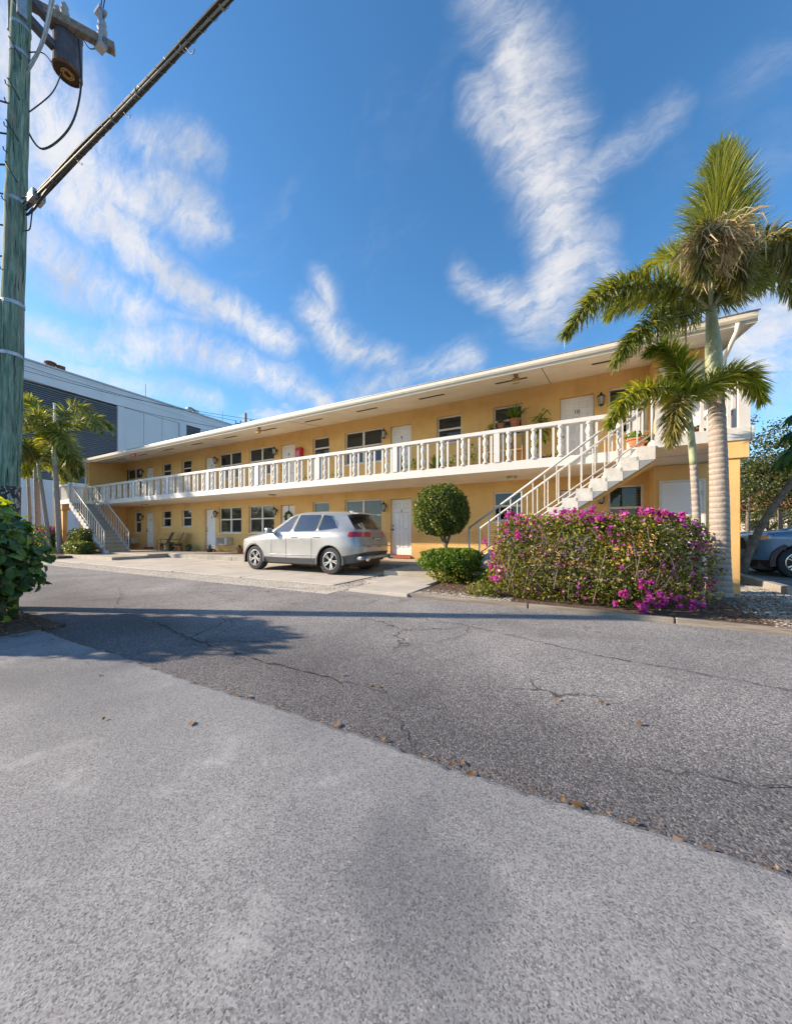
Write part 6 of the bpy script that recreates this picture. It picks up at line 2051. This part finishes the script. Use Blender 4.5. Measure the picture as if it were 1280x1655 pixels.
for q in range(26):
    a, e = rs.uniform(0, 6.28), rs.uniform(.2, 1.4)
    d = Vector((math.cos(a) * math.cos(e), math.sin(a) * math.cos(e), math.sin(e)))
    b0 = Vector((bc[0] + rs.gauss(0, .15), bc[1] + rs.gauss(0, .15), .0))
    e1 = Vector(bc) + Vector((d.x * bh[0], d.y * bh[1], d.z * bh[2] * .8 - .1)) * .9
    mb.tube(bezier(b0, (b0 + e1) / 2 + Vector((0, 0, .15)), e1, 6), [.02, .017, .014, .012, .010, .008, .005], 5)
mb.build('stems', M['bark'], t, smooth=True)
# -- trees
def tree(label, base, blobs, n, size, mat, seed, trunk_r=.22, cat='tree', name='tree', limbs=8):
    t = thing(name, label, cat, base)
    rs = random.Random(seed)
    b = Vector(base)
    c0 = Vector(blobs[0][0])
    fork = b.lerp(Vector((c0.x, c0.y, b.z)), .15) + Vector((rs.uniform(-.2, .2), rs.uniform(-.2, .2), (c0.z - blobs[0][1][2] - b.z) * .8 + .3))
    MB().tube([b - Vector((0, 0, .1)), b.lerp(fork, .5) + Vector((rs.uniform(-.1, .1), 0, 0)), fork], [trunk_r * 1.25, trunk_r, trunk_r * .85], 12).build('trunk', M['bark'], t, smooth=True)
    for k in range(limbs):
        c, hf = blobs[k % len(blobs)]
        e = Vector(c) + Vector((rs.uniform(-.6, .6) * hf[0], rs.uniform(-.6, .6) * hf[1], rs.uniform(-.2, .7) * hf[2]))
        MB().tube(bezier(fork - Vector((0, 0, .1)), fork.lerp(e, .5) + Vector((0, 0, .4)), e, 7), [trunk_r * .6 * (1 - q / 8.5) for q in range(8)], 7).build('limb', M['bark'], t, smooth=True)
    Ps, hs = [], []
    for i, (c, hf) in enumerate(blobs):
        P, h = blob(int(n / len(blobs)), c, hf, 2.2, .75, .16, seed * 7 + i)
        Ps.append(P)
        hs.append(h)
    P, h = np.concatenate(Ps), np.concatenate(hs)
    # clumps: draw the leaves towards random twigs so that gaps open
    rs2 = np.random.RandomState(seed)
    tw = P[rs2.randint(0, len(P), max(60, n // 55))]
    idx = rs2.randint(0, len(tw), len(P))
    near = tw[idx] + rs2.normal(size=(len(P), 3)) * .22 * (size / .12) * np.array([1, 1, .6])
    cloud('crown', near, h, size, M[mat], t, hint_w=.35, aspect=.5)
    return t

tree('large spreading tree with small olive leaves behind the blue car', (13.4, 31.5, 0), [((12.6, 31, 6.6), (3.6, 3.2, 2.3)), ((15.6, 30, 7.4), (3.4, 3, 2.4)), ((11.0, 30.5, 4.4), (2.2, 2.4, 1.9)), ((13.2, 29.5, 4.0), (2.4, 2.2, 1.7)), ((18, 31, 6.4), (3.5, 3, 2.6))], 26000, .19, 'tree', 21, .4)
tree('dark tree further back left of the spreading tree', (9.5, 44, 0), [((9.3, 44, 4.5), (3.4, 3, 3.0)), ((12.5, 45, 5.0), (3, 3, 3))], 8000, .22, 'tree', 22, .3)
tree('thin sunlit shrub tree in front of the tiled house', (16.5, 46, 0), [((16.5, 46, 3.0), (2.6, 2, 1.4)), ((20.5, 47, 3.2), (2.6, 2, 1.5))], 4000, .2, 'boug', 23, .12)
for i, (x, y) in enumerate(((13.2, 40.0), (15.6, 41.2), (18.6, 39.5))):
    tree(['slender bare trunk tree nearest the pillar in the far lot', 'slender bare trunk tree in the middle of the far lot', 'slender bare trunk tree farthest right in the far lot'][i], (x, y, 0), [((x, y, 6.4), (1.5, 1.4, 1.5))], 1500, .2, 'tree', 24 + i, .13, limbs=4)
# leaning umbrella tree
t = thing('umbrella_tree', 'leaning grey trunk with large drooping umbrella leaves in front of the blue car', 'tree', (3.62, 11.45, 0))
tp = [Vector((3.62, 11.45, -.05)), Vector((3.78, 11.5, .55)), Vector((4.08, 11.6, 1.35)), Vector((4.62, 11.8, 2.30)), Vector((5.1, 12.0, 2.95)), Vector((5.6, 12.2, 3.5))]
MB().tube(tp, [.10, .085, .075, .07, .06, .05], 12).build('trunk', M['bark'], t, smooth=True)
lu = [leaf_mesh(.42, .13, 'umbrella', .12, .45), leaf_mesh(.36, .12, 'umbrella', .16, .6)]
rs = random.Random(12)
nl = 0
mbp = MB()
for k in range(30):
    f = tp[rs.choice((4, 5, 5, 5))]
    a = rs.uniform(0, 6.28)
    L = rs.uniform(.25, 1.0)
    hub = f + Vector((math.cos(a) * L, math.sin(a) * L, rs.uniform(-.25, .75)))
    if k < 8:
        hub = Vector((4.75, 11.9, 2.9)) + Vector((rs.uniform(-.15, .7), rs.uniform(-.5, .4), rs.uniform(-.05, .65)))
    mbp.tube([f, f.lerp(hub, .6) + Vector((0, 0, .12)), hub], [.018, .012, .008], 5)
    for q in range(9):
        b_ = 2 * math.pi * q / 9 + rs.uniform(-.2, .2)
        d = Vector((math.cos(b_), math.sin(b_), rs.uniform(-.75, -.15)))
        leaf_at(t, rs.choice(lu), hub, d, (0, 0, 1), rs.uniform(.8, 1.2))
mbp.build('leaf_stalks', M['bark'], t, smooth=True)
# unseen woods added beyond the left, to block horizon glow in the windows
P, h = [], []
rs2 = np.random.RandomState(77)
for i in range(26):
    a_, b_ = blob(700, (-78 + rs2.normal() * 3, -62 + i * 2.7, 4.2 + rs2.uniform(-.8, .8)), (2.6, 2.6, 4.2), 2.2, .6, .25, 300 + i)
    P.append(a_)
    h.append(b_)
cloud('unseen_far_woods', np.concatenate(P), np.concatenate(h), .6, M['tree'], None, kind='stuff')
# house with a tiled roof far to the right, low boundary wall
t = thing('far_house', 'cream house with red tiled roof far behind the right lot', 'house', (24, 62, 0))
MB().box(6, 44, 62, 72, 0, 4.2).build('wall', M['cream'], t)
MB().prism([(61, 4.2), (73, 4.2), (67, 7.4)], 5, 45, 'x').build('roof', M['tile'], t)
for k in range(9):
    o = MB().box(8 + k * 4, 9.6 + k * 4, 61.9, 61.99, 1.4, 3.0).build('window', M['frame'], t)
    MB().box(8.1 + k * 4, 9.5 + k * 4, 61.86, 61.9, 1.5, 2.9).build('pane', M['room'], o)
shrub('clipped_hedge', 'long low hedge along the far side of the right lot', 'hedge', (20, 50, .6), (14, .8, .65), 5000, .3, 'tree', 33, 6, .4, .05)
# concrete kerb in the right lot, yellow paint on the ground
struct(MB().bar((3.42, 8.6, .07), (3.50, 12.3, .07), .16, .16).build('lot_kerb', M['kerb'], bevel=0.02))
struct(MB().bar((3.15, 11.7, .006), (3.28, 13.2, .006), .12, .004).build('parking_line', M['yellow_line']))


# ==================================================================== SMALL THINGS
def potted(x, y, z, r, h, potmat, kind, label, seed, group=None, ph=.35, pw=.25, n=120, mat='bright', size=.09):
    t = thing('potted_plant', label, 'potted plant', (x, y, z), group)
    MB().lathe([(r * .68, 0), (r * .95, h * .80), (r * 1.1, h * .80), (r * 1.12, h), (r * .98, h), (r * .92, h * .88), (.01, h * .88)], 14, (x, y, z + .002)).build('pot', M[potmat], t, smooth=False)
    rs = np.random.RandomState(seed)
    if kind == 'bush':
        P, hh_ = blob(n, (x, y, z + h + ph * .45), (pw, pw, ph * .6), 2.0, .9, .2, seed)
        cloud('foliage', P, hh_, size, M[mat], t)
    elif kind == 'spiky':
        a = rs.uniform(0, 6.28, n)
        e = rs.uniform(.5, 1.5, n)
        d = np.stack([np.cos(a) * np.cos(e), np.sin(a) * np.cos(e), np.sin(e)], 1)
        L = ph * rs.uniform(.6, 1.1, (n, 1))
        b = np.tile([x, y, z + h * .9], (n, 1)) - np.array((x, y, z))
        s = nrmz(np.cross(d, [0, 0, 1.0])) * .014 * (1 + ph)
        g = np.array([0, 0, -1.0])
        V = np.stack([b - s, b + s, b + d * L * .6 + s * .8, b + d * L * .6 - s * .8, b + d * L + g * L * .22 + s * .1, b + d * L + g * L * .22 - s * .1], 1).reshape(-1, 3)
        q = np.arange(n)[:, None] * 6
        Q = np.concatenate([q + np.array([[0, 1, 2, 3]]), q + np.array([[3, 2, 4, 5]])], 1).reshape(-1, 4)
        link('foliage', fast_mesh('foliage', V, Q, M[mat], rnd=np.repeat(rs.uniform(0, 1, n), 2)), t)
    elif kind == 'cane':
        stem = MB()
        for k in range(4):
            a = rs.uniform(0, 6.28)
            top = (x + math.cos(a) * pw * .5, y + math.sin(a) * pw * .4, z + h + ph * rs.uniform(.55, .9))
            stem.tube([(x + math.cos(a) * .04, y + math.sin(a) * .04, z + h * .85), ((x + top[0]) / 2, (y + top[1]) / 2, (z + h + top[2]) / 2), top], [.014, .012, .009], 5)
            for j in range(26):
                b_ = rs.uniform(0, 6.28)
                zz = rs.uniform(.35, 1.0)
                p = Vector((x + math.cos(a) * pw * .5 * zz, y + math.sin(a) * pw * .4 * zz, z + h + (top[2] - z - h) * zz))
                leaf_at(t, CANE[j % 2], p, (math.cos(b_), math.sin(b_), rs.uniform(-.25, .7)), (0, 0, 1), rs.uniform(.7, 1.2))
        stem.build('canes', M['shaft'], t)
    return t

CANE = [leaf_mesh(.30, .06, 'bright', .15, .55), leaf_mesh(.26, .05, 'frondlite', .15, .7)]
# along the lower walkway
potted(-20.05, 10.55, .2, .11, .20, 'terracotta', 'spiky', 'terracotta pot with spiky plant left of the patio chairs', 1, 'pots by the chairs', .28, .2, 40)
potted(-19.45, 10.72, .2, .13, .19, 'darkpot', 'bush', 'dark pot with leafy plant between the patio chairs', 2, 'pots by the chairs', .26, .2, 120)
potted(-18.35, 10.55, .2, .15, .26, 'terracotta', 'spiky', 'larger terracotta pot right of the patio chairs', 3, 'pots by the chairs', .30, .2, 40)
potted(-17.75, 10.62, .2, .15, .22, 'darkpot', 'bush', 'dark blue pot with low plant left of door 4', 4, 'pots by the chairs', .16, .16, 90)
potted(-15.98, 10.62, .2, .16, .17, 'darkpot', 'spiky', 'wide dark pot right of door 4 under its lantern', 5, None, .32, .2, 40)
potted(-13.75, 10.60, .2, .14, .25, 'terracotta', 'spiky', 'terracotta pot beside the nose of the silver car', 6, None, .25, .2, 34)
# on the upper walkway by door 10
t = thing('plant_shelf', 'tan wooden shelf of plants on the balcony left of door 10', 'shelf', (-1.9, 10.65, UP))
MB().box(-2.42, -1.38, 10.5, 10.82, UP + 1.28, UP + 1.31).build('shelf_board', M['tan'], t)
MB().box(-2.42, -1.38, 10.5, 10.82, UP + .62, UP + .65).build('shelf_board', M['tan'], t)
MB().box(-2.42, -1.38, 10.5, 10.82, UP + .15, UP + .18).build('shelf_board', M['tan'], t)
for x in (-2.44, -1.38):
    for y in (10.5, 10.79):
        MB().box(x, x + .03, y, y + .03, UP, UP + 1.36).build('leg', M['tan'], t)
SH = UP + 1.312
potted(-2.28, 10.66, SH, .06, .08, 'darkpot', 'bush', 'small yellow flowering plant at the left end of the plant shelf', 11, 'plants on the balcony shelf', .16, .11, 90, 'young_lit_leaf', .05)
potted(-1.98, 10.66, SH, .12, .17, 'terracotta', 'spiky', 'round terracotta pot in the middle of the plant shelf', 12, 'plants on the balcony shelf', .24, .14, 70)
potted(-1.58, 10.66, SH, .16, .25, 'terracotta', 'spiky', 'big terracotta pot with tall spiky grass at the right end of the shelf', 13, 'plants on the balcony shelf', .62, .25, 70)
potted(-2.15, 10.66, UP + .652, .09, .14, 'whitepot', 'bush', 'white pot on the middle board of the plant shelf', 14, 'plants on the balcony shelf', .18, .13, 80, 'bright', .06)
potted(-1.7, 10.66, UP + .652, .1, .14, 'terracotta', 'bush', 'terracotta pot on the middle board of the plant shelf', 15, 'plants on the balcony shelf', .2, .14, 80, 'bright', .06)
potted(-.86, 10.55, UP, .20, .32, 'darkpot', 'cane', 'tall cane plant with arching leaves standing left of door 10', 16, None, 1.55, .55)
potted(-.98, 9.75, UP, .13, .26, 'whitepot', 'bush', 'white pot on the balcony floor below the cane plant', 17, 'pots on the balcony floor', .12, .1, 60, 'bright', .05)
potted(-.55, 9.8, UP, .15, .14, 'terracotta', 'bush', 'wide low terracotta bowl on the balcony floor left of door 10', 18, 'pots on the balcony floor', .14, .14, 70, 'boug', .05)
for i, (x, y, r, h_, pm_, kd, ph, lb) in enumerate([
    (-5.35, 10.6, .13, .22, 'whitepot', 'cane', .75, 'leafy plant standing before door 9'),
    (-4.62, 10.1, .14, .2, 'terracotta', 'bush', .5, 'bushy plant behind the railing right of door 9'),
    (-4.0, 10.4, .12, .2, 'darkpot', 'spiky', .7, 'spiky plant in a dark pot on the balcony under the window'),
    (-3.45, 10.2, .14, .22, 'terracotta', 'bush', .4, 'terracotta pot with low plant behind the railing left of the shelf'),
    (-2.85, 10.5, .15, .24, 'darkpot', 'bush', .7, 'dense green plant just left of the plant shelf'),
    (-8.0, 10.4, .12, .2, 'terracotta', 'bush', .4, 'small plant behind the railing under the window left of door 9'),
    (-9.4, 10.4, .12, .2, 'darkpot', 'bush', .35, 'small dark potted plant behind the railing right of the red cabinet')]):
    potted(x, y, UP, r, h_, pm_, kd, lb, 40 + i, 'pots on the balcony floor', ph, .28, 110, 'bright' if i % 2 else 'box', .08)
potted(1.15, 8.75, UP, .16, .15, 'terracotta', 'bush', 'terracotta bowl at the head of the near stair', 51, 'pots on the landing', .16, .14, 80)
potted(1.55, 9.3, UP, .17, .16, 'terracotta', 'bush', 'wide terracotta bowl behind the landing railing', 52, 'pots on the landing', .18, .15, 80)
potted(2.02, 8.55, UP, .19, .14, 'terracotta', 'bush', 'orange clay bowl beside the slim palm on the landing', 53, 'pots on the landing', .10, .13, 60)
potted(2.42, 8.42, UP, .13, .40, 'terracotta', 'bush', 'tall terracotta planter in the outer corner of the landing', 54, 'pots on the landing', .12, .1, 50)
# blue tray behind the railing before door 9
t = thing('blue_tray', 'small blue tray on the balcony floor before door 9', 'tray', (-5.5, 9.9, UP))
MB().box(-5.66, -5.34, 9.8, 10.02, UP + .002, UP + .07).box(-5.68, -5.32, 9.78, 10.04, UP + .07, UP + .085).build('tray', M['blue'], t, bevel=0.008)

# two patio chairs
def patio_chair(label, x, y, rz):
    t = thing('patio_chair', label, 'chair', (x, y, .2), 'patio chairs on the lower walkway')
    t.rotation_euler[2] = rz
    def loc_(mb, nm, mt):
        o = mb.build(nm, M[mt], None, smooth=False)
        o.parent = t
        return o
    for s in (-.27, .27):
        loc_(MB().tube([(s, -.28, 0), (s, -.30, .35), (s, -.27, .60), (s, -.1, .62), (s, .16, .60)], .013, 6), 'arm_frame', 'black')
        loc_(MB().tube([(s, .30, 0), (s, .14, .30), (s, -.24, .42)], .013, 6), 'leg', 'black')
        loc_(MB().tube([(s * .9, .06, .36), (s * .9, .24, .70), (s * .9, .36, .98)], .013, 6), 'back_frame', 'black')
    loc_(MB().tube([(-.25, .36, .98), (.25, .36, .98)], .013, 6), 'top_rail', 'black')
    loc_(MB().add([(-.24, -.26, .42), (.24, -.26, .42), (.24, .0, .385), (-.24, .0, .385), (.24, .1, .38), (-.24, .1, .38)], [(0, 1, 2, 3), (3, 2, 4, 5)]), 'seat', 'mesh')
    loc_(MB().add([(-.24, .10, .40), (.24, .10, .40), (.24, .25, .70), (-.24, .25, .70), (.24, .37, .97), (-.24, .37, .97)], [(0, 1, 2, 3), (3, 2, 4, 5)]), 'backrest', 'mesh')
    return t

patio_chair('black framed patio chair on the left of the pair by door 4', -19.35, 10.35, -.75)
patio_chair('black framed patio chair on the right of the pair by door 4', -18.55, 10.45, -.55)

# fallen leaves on the drive
fl = [leaf_mesh(.075, .04, 'fallen', .3, .15), leaf_mesh(.055, .032, 'fallen', .4, -.2)]
spots = [(-2.0, 1.545), (-1.95, 1.56), (-.42, 1.545), (-.50, 1.55), (-.47, 1.57), (-.05, 1.54), (-.02, 1.55), (.18, 1.55), (.34, 1.545), (.42, 1.55), (-1.25, 2.08), (-1.32, 2.1), (-1.18, 2.04), (-1.6, 2.12),
         (-3.2, 1.25), (-3.6, 1.3), (-1.9, 1.15), (-2.4, .95), (-1.2, 1.54), (-.9, 1.55), (-.1, 2.5), (.15, 2.55), (.35, 2.4), (.55, 1.55), (.8, 1.54), (1.4, 2.6), (.5, 3.9), (-5.0, 1.2), (-4.7, 1.45), (-5.1, 1.6)]
for i, (x, y) in enumerate(spots):
    o = bpy.data.objects.new('fallen_leaf', fl[i % 2])
    COL.objects.link(o)
    o.location = (x, y, (.024 if y < 1.5 else .006) + .004)
    o.rotation_euler = (random.uniform(-.1, .1), random.uniform(-.1, .1), random.uniform(0, 6.28))
    o.scale = (random.uniform(.4, .8),) * 2 + (.3,)
    tag(o, 'dry brown leaf lying on the grey drive', 'leaf', 'fallen leaves on the drive')
